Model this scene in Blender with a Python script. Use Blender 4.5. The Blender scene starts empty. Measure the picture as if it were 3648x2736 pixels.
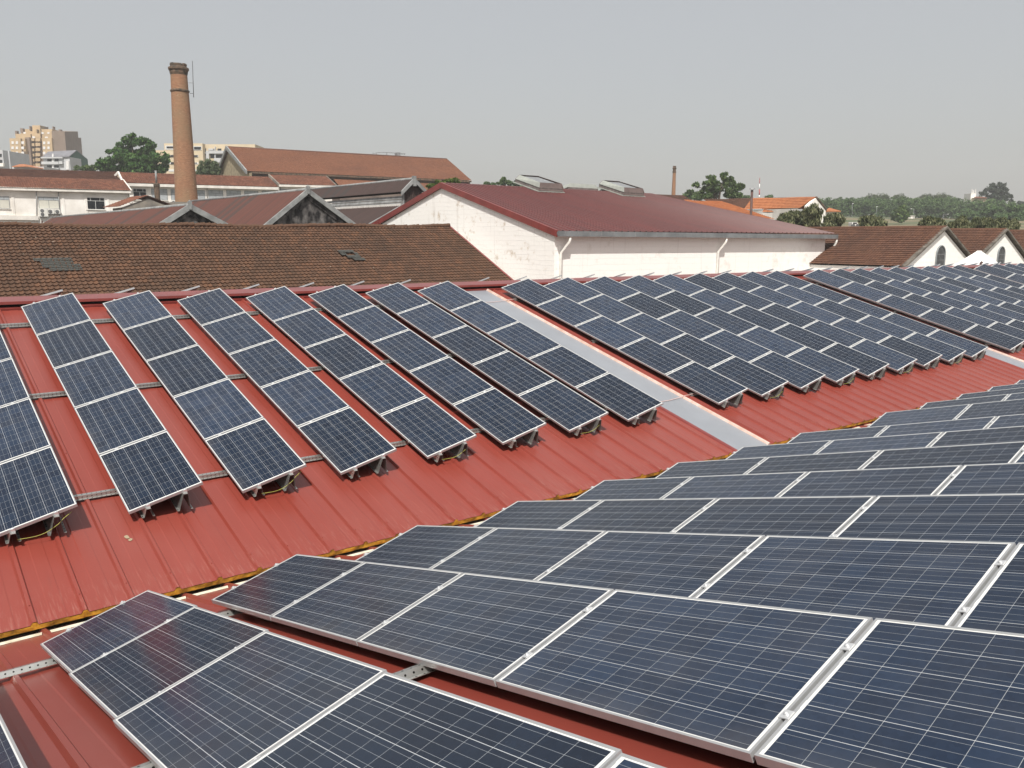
import bpy, bmesh, math, random
import numpy as np
from mathutils import Matrix, Vector
random.seed(7)
D = bpy.data; SC = bpy.context.scene; COL = SC.collection

# ------------------------------------------------------------------ camera
FPX, W, H = 2925.6, 3648, 2736          # focal length in photograph pixels
yaw, pitch, roll = 0.6630, -0.1747, 0.0056
fw = Vector((math.sin(yaw)*math.cos(pitch), math.cos(yaw)*math.cos(pitch), math.sin(pitch)))
r0 = Vector((math.cos(yaw), -math.sin(yaw), 0)); u0 = r0.cross(fw)
rt = r0*math.cos(roll)+u0*math.sin(roll); up = -r0*math.sin(roll)+u0*math.cos(roll)
cam = D.cameras.new('camera'); camo = D.objects.new('camera', cam); COL.objects.link(camo)
cam.sensor_width = 36; cam.lens = FPX/W*36; cam.clip_start = .05; cam.clip_end = 5000
camo.matrix_world = Matrix(((rt.x, up.x, -fw.x, 0), (rt.y, up.y, -fw.y, 0), (rt.z, up.z, -fw.z, 0), (0, 0, 0, 1)))
SC.camera = camo

# ------------------------------------------------------------------ light
SUN_EL, SUN_AZ = math.radians(55.0), Vector((-0.640, -0.768))   # direction towards the sun (x, y)
world = D.worlds.new('World'); SC.world = world; world.use_nodes = True
wn, wl = world.node_tree.nodes, world.node_tree.links
bg = wn['Background']; sky = wn.new('ShaderNodeTexSky'); sky.sky_type = 'NISHITA'; sky.sun_disc = False
sky.sun_elevation = SUN_EL; sky.sun_rotation = math.atan2(SUN_AZ.x, SUN_AZ.y)
sky.altitude = 100; sky.air_density = 1.0; sky.dust_density = 6.0; sky.ozone_density = 1.0
hs = wn.new('ShaderNodeHueSaturation'); hs.inputs['Saturation'].default_value = 1.0
mx = wn.new('ShaderNodeMixRGB'); mx.inputs[0].default_value = .52; mx.inputs[2].default_value = (7.65, 7.5, 7.1, 1)
wl.new(sky.outputs[0], hs.inputs['Color']); wl.new(hs.outputs[0], mx.inputs[1]); wl.new(mx.outputs[0], bg.inputs[0])
bg.inputs[1].default_value = .1
sun = D.lights.new('sun', 'SUN'); sun.energy = 4.9; sun.angle = math.radians(.6); sun.color = (1, .962, .895)
suno = D.objects.new('sun', sun); COL.objects.link(suno)
sd = Vector((SUN_AZ.x*math.cos(SUN_EL), SUN_AZ.y*math.cos(SUN_EL), math.sin(SUN_EL)))
suno.rotation_euler = sd.to_track_quat('Z', 'Y').to_euler()
vs = SC.view_settings; vs.view_transform = 'Standard'; vs.look = 'None'; vs.exposure = .08; vs.gamma = 1; vs.use_curve_mapping = False

# ------------------------------------------------------------------ pixel -> world helpers (photo pixels, real distances)
def ray(x, y): return (fw*FPX + rt*(x-W/2) - up*(y-H/2)).normalized()
def atY(x, y, Y): d = ray(x, y); return d*(Y/d.y)
def atX(x, y, X): d = ray(x, y); return d*(X/d.x)
def atD(x, y, dist): d = ray(x, y); return d*(dist/d.dot(fw))
GZ = -9.0

# ------------------------------------------------------------------ materials
def nodes(m): return m.node_tree.nodes, m.node_tree.links
def mat(name, col, rough=.6, var=.12, scale=3.0, spec=.5, metal=0, bump=0, col2=None, detail=4, stretch=(1, 1, 1), lo=.35, hi=.7):
    m = D.materials.new(name); m.use_nodes = True; n, l = nodes(m); b = n['Principled BSDF']
    b.inputs['Roughness'].default_value = rough; b.inputs['Specular IOR Level'].default_value = spec; b.inputs['Metallic'].default_value = metal
    tc = n.new('ShaderNodeTexCoord'); mp = n.new('ShaderNodeMapping'); mp.inputs['Scale'].default_value = stretch
    nz = n.new('ShaderNodeTexNoise'); nz.inputs['Scale'].default_value = scale; nz.inputs['Detail'].default_value = detail
    l.new(tc.outputs['Object'], mp.inputs[0]); l.new(mp.outputs[0], nz.inputs['Vector'])
    rp = n.new('ShaderNodeValToRGB'); l.new(nz.outputs[0], rp.inputs[0])
    c2 = col2 or tuple(c*(1-var*2) for c in col)
    rp.color_ramp.elements[0].position = lo; rp.color_ramp.elements[1].position = hi
    rp.color_ramp.elements[0].color = (*c2, 1); rp.color_ramp.elements[1].color = (*[min(1, c*(1+var*.3)) for c in col], 1)
    l.new(rp.outputs[0], b.inputs['Base Color'])
    if bump:
        bp = n.new('ShaderNodeBump'); bp.inputs['Strength'].default_value = bump; bp.inputs['Distance'].default_value = .05
        l.new(nz.outputs[0], bp.inputs['Height']); l.new(bp.outputs[0], b.inputs['Normal'])
    return m
def mth(n, l, op, a, b=None, c=None):
    q = n.new('ShaderNodeMath'); q.operation = op
    for i, v in enumerate((a, b, c)):
        if v is None: continue
        if isinstance(v, (int, float)): q.inputs[i].default_value = v
        else: l.new(v, q.inputs[i])
    return q.outputs[0]
def mix(n, l, f, a, b, bt='MIX'):
    q = n.new('ShaderNodeMixRGB'); q.blend_type = bt
    for i, v in enumerate((f, a, b)):
        if isinstance(v, (int, float)): q.inputs[i].default_value = v
        elif isinstance(v, tuple): q.inputs[i].default_value = (*v, 1)
        else: l.new(v, q.inputs[i])
    return q.outputs[0]

PW, PL = .992, 1.65                      # module size
def cell_material():
    m = D.materials.new('solar_cells'); m.use_nodes = True; n, l = nodes(m); b = n['Principled BSDF']
    tc = n.new('ShaderNodeTexCoord'); sx = n.new('ShaderNodeSeparateXYZ'); l.new(tc.outputs['Object'], sx.inputs[0])
    M = lambda *a: mth(n, l, *a)
    X, Y = sx.outputs[0], sx.outputs[1]
    P = .1592; mxg = (PW-6*P)/2; myg = (PL-10*P)/2
    gx = M('DIVIDE', M('SUBTRACT', X, mxg), P); gy = M('DIVIDE', M('SUBTRACT', Y, myg), P)
    fx, fy = M('FRACT', gx), M('FRACT', gy)
    lx = M('GREATER_THAN', M('ABSOLUTE', M('SUBTRACT', fx, .5)), .5-.0014/P)       # gaps along the long side
    ly = M('GREATER_THAN', M('ABSOLUTE', M('SUBTRACT', fy, .5)), .5-.0009/P)
    bb = M('LESS_THAN', M('ABSOLUTE', M('SUBTRACT', M('FRACT', M('MULTIPLY', fx, 3.0)), .5)), .00065*3/P)
    inx = M('MULTIPLY', M('GREATER_THAN', gx, 0), M('LESS_THAN', gx, 6)); iny = M('MULTIPLY', M('GREATER_THAN', gy, 0), M('LESS_THAN', gy, 10))
    inside = M('MULTIPLY', inx, iny)
    cv = n.new('ShaderNodeCombineXYZ'); l.new(M('FLOOR', gx), cv.inputs[0]); l.new(M('FLOOR', gy), cv.inputs[1])
    oi = n.new('ShaderNodeObjectInfo'); l.new(M('MULTIPLY', oi.outputs['Random'], 97.0), cv.inputs[2])
    wnz = n.new('ShaderNodeTexWhiteNoise'); l.new(cv.outputs[0], wnz.inputs['Vector'])
    vo = n.new('ShaderNodeTexVoronoi'); vo.inputs['Scale'].default_value = 45; l.new(tc.outputs['Object'], vo.inputs['Vector'])
    tone = M('ADD', M('MULTIPLY', wnz.outputs['Value'], .6), M('MULTIPLY', vo.outputs['Color'], .4))
    cell = mix(n, l, tone, (.0056, .0120, .027), (.0135, .0255, .051))
    pan = M('MULTIPLY', M('ADD', oi.outputs['Random'], 1.0), .66)
    cell = mix(n, l, 1.0, cell, pan, 'MULTIPLY')
    c = mix(n, l, bb, cell, (.26, .28, .30)); c = mix(n, l, ly, c, (.34, .36, .38)); c = mix(n, l, lx, c, (.46, .48, .50))
    # interconnect ribbons in the white margin at both short ends, each joining two strings
    rib = M('MULTIPLY', M('GREATER_THAN', Y, myg-.020), M('LESS_THAN', Y, myg-.014))
    rib2 = M('MULTIPLY', M('GREATER_THAN', Y, PL-myg+.014), M('LESS_THAN', Y, PL-myg+.020))
    pairs = M('LESS_THAN', M('ABSOLUTE', M('SUBTRACT', M('FRACT', M('MULTIPLY', gx, .5)), .5)), .42)
    margin = mix(n, l, M('MULTIPLY', M('MULTIPLY', M('ADD', rib, rib2), pairs), inx), (.74, .74, .72), (.34, .35, .36))
    c = mix(n, l, inside, margin, c)
    # dust film
    nz = n.new('ShaderNodeTexNoise'); nz.inputs['Scale'].default_value = 2.2; nz.inputs['Detail'].default_value = 6
    av = n.new('ShaderNodeVectorMath'); av.operation = 'ADD'; l.new(tc.outputs['Object'], av.inputs[0]); l.new(cv.outputs[0], av.inputs[1])
    av2 = n.new('ShaderNodeCombineXYZ'); l.new(M('ADD', X, M('MULTIPLY', oi.outputs['Random'], 50.)), av2.inputs[0]); l.new(Y, av2.inputs[1])
    l.new(av2.outputs[0], nz.inputs['Vector'])
    low = M('MULTIPLY', M('MAXIMUM', M('SUBTRACT', .16, X), 0.0), 1.1)       # dirt collects along the low edge
    dust = M('MINIMUM', M('ADD', M('MULTIPLY', M('POWER', nz.outputs[0], 2.5), M('MULTIPLY', M('ADD', oi.outputs['Random'], .25), .17)), M('MULTIPLY', low, nz.outputs[0])), .6)
    c = mix(n, l, dust, c, (.23, .21, .19))
    vd = n.new('ShaderNodeTexVoronoi'); vd.inputs['Scale'].default_value = 2.6; l.new(av2.outputs[0], vd.inputs['Vector'])
    nd = n.new('ShaderNodeTexNoise'); nd.inputs['Scale'].default_value = 60; l.new(av2.outputs[0], nd.inputs['Vector'])
    vw = n.new('ShaderNodeTexWhiteNoise'); l.new(vd.outputs['Position'], vw.inputs['Vector'])
    spot = M('MULTIPLY', M('LESS_THAN', M('ADD', vd.outputs['Distance'], M('MULTIPLY', nd.outputs[0], .02)), M('MULTIPLY', vw.outputs['Value'], .030)), M('GREATER_THAN', vw.outputs['Value'], .72))
    c = mix(n, l, M('MULTIPLY', spot, .7), c, (.55, .53, .48))
    l.new(c, b.inputs['Base Color'])
    b.inputs['IOR'].default_value = 1.32
    rr = M('ADD', M('MULTIPLY', nz.outputs[0], .16), .10); l.new(rr, b.inputs['Roughness'])
    return m

def tile_material(name, cols, rw=.35, tw=.23, grime=(.03, .025, .02), gamt=.6, gscale=.35, lichen=.0, rough=.85):
    m = D.materials.new(name); m.use_nodes = True; n, l = nodes(m); b = n['Principled BSDF']
    M = lambda *a: mth(n, l, *a)
    uv = n.new('ShaderNodeUVMap'); sx = n.new('ShaderNodeSeparateXYZ'); l.new(uv.outputs[0], sx.inputs[0])
    row = M('FLOOR', M('DIVIDE', sx.outputs[1], rw)); cl = M('FLOOR', M('ADD', M('DIVIDE', sx.outputs[0], tw), M('MULTIPLY', row, .5)))
    cv = n.new('ShaderNodeCombineXYZ'); l.new(cl, cv.inputs[0]); l.new(row, cv.inputs[1])
    w_ = n.new('ShaderNodeTexWhiteNoise'); l.new(cv.outputs[0], w_.inputs['Vector'])
    nz0 = n.new('ShaderNodeTexNoise'); nz0.inputs['Scale'].default_value = .9; nz0.inputs['Detail'].default_value = 3; l.new(uv.outputs[0], nz0.inputs['Vector'])
    rp = n.new('ShaderNodeValToRGB'); l.new(M('ADD', M('MULTIPLY', w_.outputs['Value'], .55), M('MULTIPLY', nz0.outputs[0], .45)), rp.inputs[0])
    e = rp.color_ramp.elements; e[0].position = .2; e[1].position = .85
    e[0].color = (*cols[0], 1); e[1].color = (*cols[-1], 1)
    for i, c in enumerate(cols[1:-1]):
        q = e.new(.2+.65*(i+1)/(len(cols)-1)); q.color = (*c, 1)
    nz = n.new('ShaderNodeTexNoise'); nz.inputs['Scale'].default_value = gscale; nz.inputs['Detail'].default_value = 7; nz.inputs['Roughness'].default_value = .65
    l.new(uv.outputs[0], nz.inputs['Vector'])
    g = n.new('ShaderNodeValToRGB'); g.color_ramp.elements[0].position = .45; g.color_ramp.elements[1].position = .72; l.new(nz.outputs[0], g.inputs[0])
    c = mix(n, l, M('MULTIPLY', g.outputs[0], gamt), rp.outputs[0], grime)
    if lichen:
        nl = n.new('ShaderNodeTexNoise'); nl.inputs['Scale'].default_value = 3.2; nl.inputs['Detail'].default_value = 3; l.new(uv.outputs[0], nl.inputs['Vector'])
        c = mix(n, l, M('MULTIPLY', M('GREATER_THAN', nl.outputs[0], .735), lichen), c, (.42, .40, .33))
    l.new(c, b.inputs['Base Color']); b.inputs['Roughness'].default_value = rough; b.inputs['Specular IOR Level'].default_value = .25
    return m

def corr_material(name, col, rust=None, ramt=.5, stretch=(2.5, .12, 1), rough=.55, sheet=None, sheetcol=None):
    m = D.materials.new(name); m.use_nodes = True; n, l = nodes(m); b = n['Principled BSDF']
    M = lambda *a: mth(n, l, *a)
    uv = n.new('ShaderNodeUVMap'); mp = n.new('ShaderNodeMapping'); mp.inputs['Scale'].default_value = stretch; l.new(uv.outputs[0], mp.inputs[0])
    nz = n.new('ShaderNodeTexNoise'); nz.inputs['Scale'].default_value = 1.0; nz.inputs['Detail'].default_value = 6; l.new(mp.outputs[0], nz.inputs['Vector'])
    rp = n.new('ShaderNodeValToRGB'); rp.color_ramp.elements[0].position = .35; rp.color_ramp.elements[1].position = .7; l.new(nz.outputs[0], rp.inputs[0])
    c = mix(n, l, M('MULTIPLY', rp.outputs[0], ramt), col, rust or tuple(x*.6 for x in col))
    if sheet:
        sx = n.new('ShaderNodeSeparateXYZ'); l.new(uv.outputs[0], sx.inputs[0])
        w_ = n.new('ShaderNodeTexWhiteNoise'); w_.noise_dimensions = '1D'; l.new(M('FLOOR', M('DIVIDE', sx.outputs[0], sheet)), w_.inputs['W'])
        c = mix(n, l, M('MULTIPLY', M('GREATER_THAN', w_.outputs['Value'], .8), .75), c, sheetcol)
        c = mix(n, l, M('MULTIPLY', w_.outputs['Value'], .25), c, tuple(x*.5 for x in col))
    l.new(c, b.inputs['Base Color']); b.inputs['Roughness'].default_value = rough
    return m

def stone_material(name, col, stain, bw=.75, bh=.36, amt=.55, bump=.6, thr=(.62, .72)):
    """whitewashed / bare coursed stone with patches where the wash has come off"""
    m = D.materials.new(name); m.use_nodes = True; n, l = nodes(m); b = n['Principled BSDF']
    M = lambda *a: mth(n, l, *a)
    uv = n.new('ShaderNodeUVMap')
    nw = n.new('ShaderNodeTexNoise'); nw.inputs['Scale'].default_value = .8; nw.inputs['Detail'].default_value = 3; l.new(uv.outputs[0], nw.inputs['Vector'])
    ad = n.new('ShaderNodeVectorMath'); ad.operation = 'MULTIPLY_ADD'; l.new(nw.outputs['Color'], ad.inputs[0]); ad.inputs[1].default_value = (.22, .16, 0); l.new(uv.outputs[0], ad.inputs[2])
    bk = n.new('ShaderNodeTexBrick'); bk.inputs['Scale'].default_value = 1; bk.inputs['Brick Width'].default_value = bw; bk.inputs['Row Height'].default_value = bh
    bk.inputs['Mortar Size'].default_value = .018; bk.inputs['Mortar Smooth'].default_value = 1; bk.offset = .5
    bk.inputs['Color1'].default_value = (0, 0, 0, 1); bk.inputs['Color2'].default_value = (1, 1, 1, 1); bk.inputs['Mortar'].default_value = (.3, .3, .3, 1)
    l.new(ad.outputs[0], bk.inputs['Vector'])
    n1 = n.new('ShaderNodeTexNoise'); n1.inputs['Scale'].default_value = 1.4; n1.inputs['Detail'].default_value = 8; n1.inputs['Roughness'].default_value = .7; l.new(uv.outputs[0], n1.inputs['Vector'])
    n2 = n.new('ShaderNodeTexNoise'); n2.inputs['Scale'].default_value = .35; n2.inputs['Detail'].default_value = 8; l.new(uv.outputs[0], n2.inputs['Vector'])
    rp = n.new('ShaderNodeValToRGB'); rp.color_ramp.elements[0].position = thr[0]; rp.color_ramp.elements[1].position = thr[1]
    l.new(M('ADD', M('MULTIPLY', n1.outputs[0], .6), M('ADD', M('MULTIPLY', n2.outputs[0], .45), M('MULTIPLY', bk.outputs['Color'], .06))), rp.inputs[0])
    c = mix(n, l, M('MULTIPLY', rp.outputs[0], amt), col, stain)
    c = mix(n, l, M('MULTIPLY', bk.outputs['Fac'], .12), c, tuple(x*.55 for x in col))
    ms = n.new('ShaderNodeMapping'); ms.inputs['Scale'].default_value = (2.6, .16, 1); l.new(uv.outputs[0], ms.inputs[0])
    ns_ = n.new('ShaderNodeTexNoise'); ns_.inputs['Scale'].default_value = 1; ns_.inputs['Detail'].default_value = 6; l.new(ms.outputs[0], ns_.inputs['Vector'])
    rs = n.new('ShaderNodeValToRGB'); rs.color_ramp.elements[0].position = .58; rs.color_ramp.elements[1].position = .82; l.new(ns_.outputs[0], rs.inputs[0])
    c = mix(n, l, M('MULTIPLY', rs.outputs[0], .4), c, (.40, .37, .32))
    l.new(c, b.inputs['Base Color']); b.inputs['Roughness'].default_value = .9; b.inputs['Specular IOR Level'].default_value = .2
    h = M('ADD', M('MULTIPLY', M('SUBTRACT', 1.0, bk.outputs['Fac']), .5), M('MULTIPLY', n1.outputs[0], .9))
    bp = n.new('ShaderNodeBump'); bp.inputs['Strength'].default_value = bump; bp.inputs['Distance'].default_value = .09; l.new(h, bp.inputs['Height']); l.new(bp.outputs[0], b.inputs['Normal'])
    return m

def brick_material():
    m = D.materials.new('chimney_brick'); m.use_nodes = True; n, l = nodes(m); b = n['Principled BSDF']
    M = lambda *a: mth(n, l, *a)
    uv = n.new('ShaderNodeUVMap')
    bk = n.new('ShaderNodeTexBrick'); bk.inputs['Scale'].default_value = 1; bk.inputs['Brick Width'].default_value = .34; bk.inputs['Row Height'].default_value = .12
    bk.inputs['Mortar Size'].default_value = .012; bk.inputs['Color1'].default_value = (.215, .090, .045, 1); bk.inputs['Color2'].default_value = (.30, .145, .075, 1); bk.inputs['Mortar'].default_value = (.29, .20, .13, 1)
    l.new(uv.outputs[0], bk.inputs['Vector'])
    n1 = n.new('ShaderNodeTexNoise'); n1.inputs['Scale'].default_value = .35; n1.inputs['Detail'].default_value = 7; l.new(uv.outputs[0], n1.inputs['Vector'])
    n2 = n.new('ShaderNodeTexNoise'); n2.inputs['Scale'].default_value = 4.5; n2.inputs['Detail'].default_value = 2; l.new(uv.outputs[0], n2.inputs['Vector'])
    rp = n.new('ShaderNodeValToRGB'); rp.color_ramp.elements[0].position = .42; rp.color_ramp.elements[1].position = .62; l.new(n1.outputs[0], rp.inputs[0])
    c = mix(n, l, M('MULTIPLY', rp.outputs[0], .6), bk.outputs[0], (.22, .155, .09))
    c = mix(n, l, M('MULTIPLY', M('GREATER_THAN', n2.outputs[0], .68), .5), c, (.50, .40, .28))
    l.new(c, b.inputs['Base Color']); b.inputs['Roughness'].default_value = .9
    bp = n.new('ShaderNodeBump'); bp.inputs['Strength'].default_value = .5; bp.inputs['Distance'].default_value = .03
    l.new(n2.outputs[0], bp.inputs['Height']); l.new(bp.outputs[0], b.inputs['Normal'])
    return m

def leaf_material(name, c1, c2, c3, trans=.25):
    m = D.materials.new(name); m.use_nodes = True; n, l = nodes(m); b = n['Principled BSDF']
    ge = n.new('ShaderNodeNewGeometry'); tc = n.new('ShaderNodeTexCoord')
    nz = n.new('ShaderNodeTexNoise'); nz.inputs['Scale'].default_value = .55; nz.inputs['Detail'].default_value = 3; l.new(tc.outputs['Object'], nz.inputs['Vector'])
    f = mth(n, l, 'ADD', mth(n, l, 'MULTIPLY', ge.outputs['Random Per Island'], .55), mth(n, l, 'MULTIPLY', nz.outputs[0], .5))
    rp = n.new('ShaderNodeValToRGB'); l.new(f, rp.inputs[0]); e = rp.color_ramp.elements
    e[0].position = .25; e[0].color = (*c1, 1); e[1].position = .8; e[1].color = (*c3, 1); q = e.new(.52); q.color = (*c2, 1)
    l.new(rp.outputs[0], b.inputs['Base Color']); b.inputs['Roughness'].default_value = .6; b.inputs['Specular IOR Level'].default_value = .3
    tr = n.new('ShaderNodeBsdfTranslucent'); l.new(rp.outputs[0], tr.inputs[0]); ms = n.new('ShaderNodeMixShader'); ms.inputs[0].default_value = trans
    l.new(b.outputs[0], ms.inputs[1]); l.new(tr.outputs[0], ms.inputs[2]); l.new(ms.outputs[0], n['Material Output'].inputs[0])
    return m

def red_roof_material():
    m = D.materials.new('red_coated_steel'); m.use_nodes = True; n, l = nodes(m); b = n['Principled BSDF']
    M = lambda *a: mth(n, l, *a)
    uv = n.new('ShaderNodeUVMap'); sx = n.new('ShaderNodeSeparateXYZ'); l.new(uv.outputs[0], sx.inputs[0])
    def nz(sc, st, det=5, ro=.6):
        mp = n.new('ShaderNodeMapping'); mp.inputs['Scale'].default_value = st; l.new(uv.outputs[0], mp.inputs[0])
        q = n.new('ShaderNodeTexNoise'); q.inputs['Scale'].default_value = sc; q.inputs['Detail'].default_value = det; q.inputs['Roughness'].default_value = ro; l.new(mp.outputs[0], q.inputs['Vector']); return q.outputs[0]
    n1 = nz(1.2, (1, .35, 1)); n2 = nz(11., (4.0, .3, 1), 6, .7); n3 = nz(6., (1, 1, 1), 5, .75)
    c = mix(n, l, n1, (.188, .033, .022), (.245, .047, .034))
    r2 = n.new('ShaderNodeValToRGB'); r2.color_ramp.elements[0].position = .52; r2.color_ramp.elements[1].position = .85; l.new(n2, r2.inputs[0])
    endw = M('MULTIPLY', M('MAXIMUM', M('SUBTRACT', sx.outputs[1], 9.2), 0.0), .7)     # chalky streaks where water runs off the sheet ends
    c = mix(n, l, M('MINIMUM', M('MULTIPLY', r2.outputs[0], M('ADD', .035, endw)), .8), c, (.50, .33, .27))
    r3 = n.new('ShaderNodeValToRGB'); r3.color_ramp.elements[0].position = .70; r3.color_ramp.elements[1].position = .76; l.new(n3, r3.inputs[0])
    c = mix(n, l, M('MULTIPLY', r3.outputs[0], .3), c, (.55, .40, .30))
    n4 = nz(.55, (1, .5, 1), 4, .55); r4 = n.new('ShaderNodeValToRGB'); r4.color_ramp.elements[0].position = .45; r4.color_ramp.elements[1].position = .75; l.new(n4, r4.inputs[0])
    c = mix(n, l, M('MULTIPLY', r4.outputs[0], .18), c, (.33, .135, .115))
    n5 = nz(3.2, (2.2, .25, 1), 7, .7); r5 = n.new('ShaderNodeValToRGB'); r5.color_ramp.elements[0].position = .58; r5.color_ramp.elements[1].position = .80; l.new(n5, r5.inputs[0])
    c = mix(n, l, M('MULTIPLY', r5.outputs[0], .35), c, (.14, .045, .035))
    bp = n.new('ShaderNodeBump'); bp.inputs['Strength'].default_value = .35; bp.inputs['Distance'].default_value = .012; l.new(nz(1.6, (1, .6, 1), 2), bp.inputs['Height']); l.new(bp.outputs[0], b.inputs['Normal'])
    l.new(c, b.inputs['Base Color']); b.inputs['Specular IOR Level'].default_value = .62
    b.inputs['Roughness'].default_value = .36; l.new(M('ADD', .27, M('MULTIPLY', n1, .2)), b.inputs['Roughness'])
    return m

def steel_material(name, holes=True):
    m = D.materials.new(name); m.use_nodes = True; n, l = nodes(m); b = n['Principled BSDF']
    M = lambda *a: mth(n, l, *a)
    tc = n.new('ShaderNodeTexCoord'); nz = n.new('ShaderNodeTexNoise'); nz.inputs['Scale'].default_value = 14; nz.inputs['Detail'].default_value = 4; l.new(tc.outputs['Object'], nz.inputs['Vector'])
    c = mix(n, l, nz.outputs[0], (.36, .37, .355), (.60, .61, .585)); met = None
    if holes:                                   # punched holes every 50 mm, in UV metres
        uv = n.new('ShaderNodeUVMap'); sx = n.new('ShaderNodeSeparateXYZ'); l.new(uv.outputs[0], sx.inputs[0])
        hx = M('MULTIPLY', M('SUBTRACT', M('FRACT', M('DIVIDE', sx.outputs[0], .06)), .5), .06)
        d = M('SQRT', M('ADD', M('MULTIPLY', hx, hx), M('MULTIPLY', sx.outputs[1], sx.outputs[1])))
        hole = M('LESS_THAN', d, .0075); c = mix(n, l, hole, c, (.02, .018, .016))
    l.new(c, b.inputs['Base Color']); b.inputs['Metallic'].default_value = .8; b.inputs['Roughness'].default_value = .32
    return m

M_CELL = cell_material()
M_FRAME = mat('anodised_frame', (.44, .45, .46), .40, .05, 8, metal=.45)
M_RED = red_roof_material()
M_REDTRIM = mat('red_flashing', (.21, .042, .036), .35, .12, 1.5)
M_GAPSHADE = mat('painted_gap_shade', (.02, .015, .015), .9)  # near black: shade of the recess under the ridge cap, put into the filler's colour
M_STEEL = steel_material('galvanised_steel', False)
M_PERF = steel_material('perforated_steel', True)
M_ALU = mat('cast_clamp_aluminium', (.72, .73, .74), .35, .05, 20, metal=.6)
M_SKYL = mat('translucent_polycarbonate', (.245, .262, .29), .36, .05, 1.2, spec=.6)
M_TRIM = mat('skylight_edge_trim', (.62, .50, .45), .5, .2, 5, col2=(.50, .34, .27))
M_FOAM = mat('yellow_foam', (.66, .36, .035), .95, .3, 7, bump=.6, lo=.4, hi=.62)
M_CREAM = mat('cream_sheet_edge', (.58, .55, .43), .6, .12, 6, col2=(.42, .36, .26), lo=.3, hi=.5)
M_WIRE = mat('earth_wire_sheath', (.46, .47, .10), .5, .1, 30)
M_PINK = mat('pale_cable_sheath', (.62, .45, .42), .5, .05, 5)
M_WHITEWASH = stone_material('whitewashed_stone', (.89, .875, .845), (.42, .31, .19), .62, .31, .6, .32, (.61, .71))
M_WHITEWASH2 = stone_material('whitewashed_stone_smooth', (.89, .875, .845), (.50, .44, .36), .9, .4, .4, .3, (.62, .78))
M_PLASTER = mat('white_plaster', (.89, .865, .83), .9, .05, .5, spec=.2, col2=(.70, .67, .62))
M_PLASTER_LEDGE = mat('white_cornice', (.78, .75, .70), .85, .1, 1.2, spec=.2)
M_MAROON = corr_material('maroon_sheet', (.105, .028, .026), (.074, .025, .024), .8, (.9, .10, 1), .5)
M_SHEDRED = corr_material('weathered_red_corrugated', (.098, .031, .021), (.055, .023, .017), .8, (2.2, .10, 1), .75, 1.1, (.036, .030, .027))
M_SHEDDARK = corr_material('dark_brown_corrugated', (.045, .023, .019), (.026, .016, .014), .8, (2.2, .10, 1), .75, 1.1, (.028, .025, .024))
M_GREYVERGE = mat('grey_fibre_cement', (.29, .30, .30), .85, .2, 1.5, spec=.2)
M_DARKSTONE = mat('blackened_stone', (.165, .155, .150), .95, .3, 1.9, bump=.8, col2=(.016, .015, .016), detail=9, stretch=(1, 1, .6), lo=.42, hi=.70, spec=.1)
M_TILE_BROWN = tile_material('weathered_brown_tiles', [(.070, .040, .026), (.088, .048, .030), (.102, .055, .034), (.135, .066, .036)], .35, .25, (.034, .027, .021), .55, .22, .7)
M_TILE_BROWN2 = tile_material('brown_red_tiles', [(.080, .038, .025), (.105, .050, .032), (.130, .062, .037)], .35, .25, (.040, .026, .020), .5, .22)
M_TILE_GREY = tile_material('grey_glass_tiles', [(.048, .048, .043), (.070, .071, .064)], .35, .25, (.05, .055, .05), .4, .6, rough=.4)
M_TILE_RED = tile_material('terracotta_tiles', [(.13, .058, .040), (.185, .080, .052), (.24, .110, .070)], .38, .3, (.075, .042, .034), .6, .22)
M_TILE_DARK = tile_material('old_dark_tiles', [(.090, .045, .034), (.115, .058, .042), (.14, .070, .05)], .38, .3, (.045, .03, .026), .6, .3)
M_TILE_ORANGE = tile_material('bright_orange_tiles', [(.30, .105, .045), (.36, .135, .058), (.41, .165, .070)], .38, .3, (.20, .085, .045), .5, .12)
M_TILE_HALL = tile_material('rust_hall_tiles', [(.165, .072, .042), (.20, .088, .050), (.235, .105, .060)], .38, .3, (.12, .055, .038), .55, .09)
M_BRICK = brick_material()
M_BRICKDARK = mat('sooty_brick', (.16, .10, .065), .9, .35, 2.5, bump=.5, col2=(.045, .038, .028))
M_ZINC = mat('zinc_gutter', (.235, .255, .265), .45, .15, 1.2, metal=.3)
M_PIPEWHITE = mat('white_painted_pipe', (.72, .70, .66), .6, .1, 3)
M_GREYMETAL = mat('grey_metal', (.30, .31, .32), .5, .15, 3, metal=.3)
M_VENTSIDE = mat('ventilator_sheet', (.34, .36, .33), .5, .1, 2)
M_VENTDARK = mat('ventilator_louvre', (.20, .17, .16), .5, .2, 4)
M_VENTFRONT = mat('ventilator_front_sheet', (.19, .145, .135), .5, .12, 2, metal=.2)
M_GLASS = mat('dark_window_glass', (.020, .022, .026), .3, .3, .7, spec=.3)
M_BLIND = mat('window_blind', (.62, .61, .54), .7, .05, 2)
M_BLINDG = mat('grey_window_blind', (.40, .43, .45), .5, .08, 2)
M_WHITEFR = mat('window_frame_paint', (.62, .63, .62), .5, .05, 3)
M_GREYFR = mat('grey_frame_paint', (.22, .24, .25), .5, .1, 3)
M_BEIGE = mat('beige_render', (.50, .375, .235), .9, .08, .3, spec=.2)
M_BEIGEDARK = mat('brown_cladding', (.24, .185, .15), .9, .08, .3, spec=.2)
M_CREAMWALL = mat('cream_render', (.58, .485, .34), .9, .05, .3, spec=.2)
M_GREEN = mat('green_gable_sheet', (.060, .130, .100), .8, .15, .4, spec=.2)
M_GREYWALL = mat('grey_render', (.50, .51, .52), .9, .06, .3, spec=.2)
M_SLATE = mat('grey_sheet_roof', (.20, .20, .22), .7, .15, .6)
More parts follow.
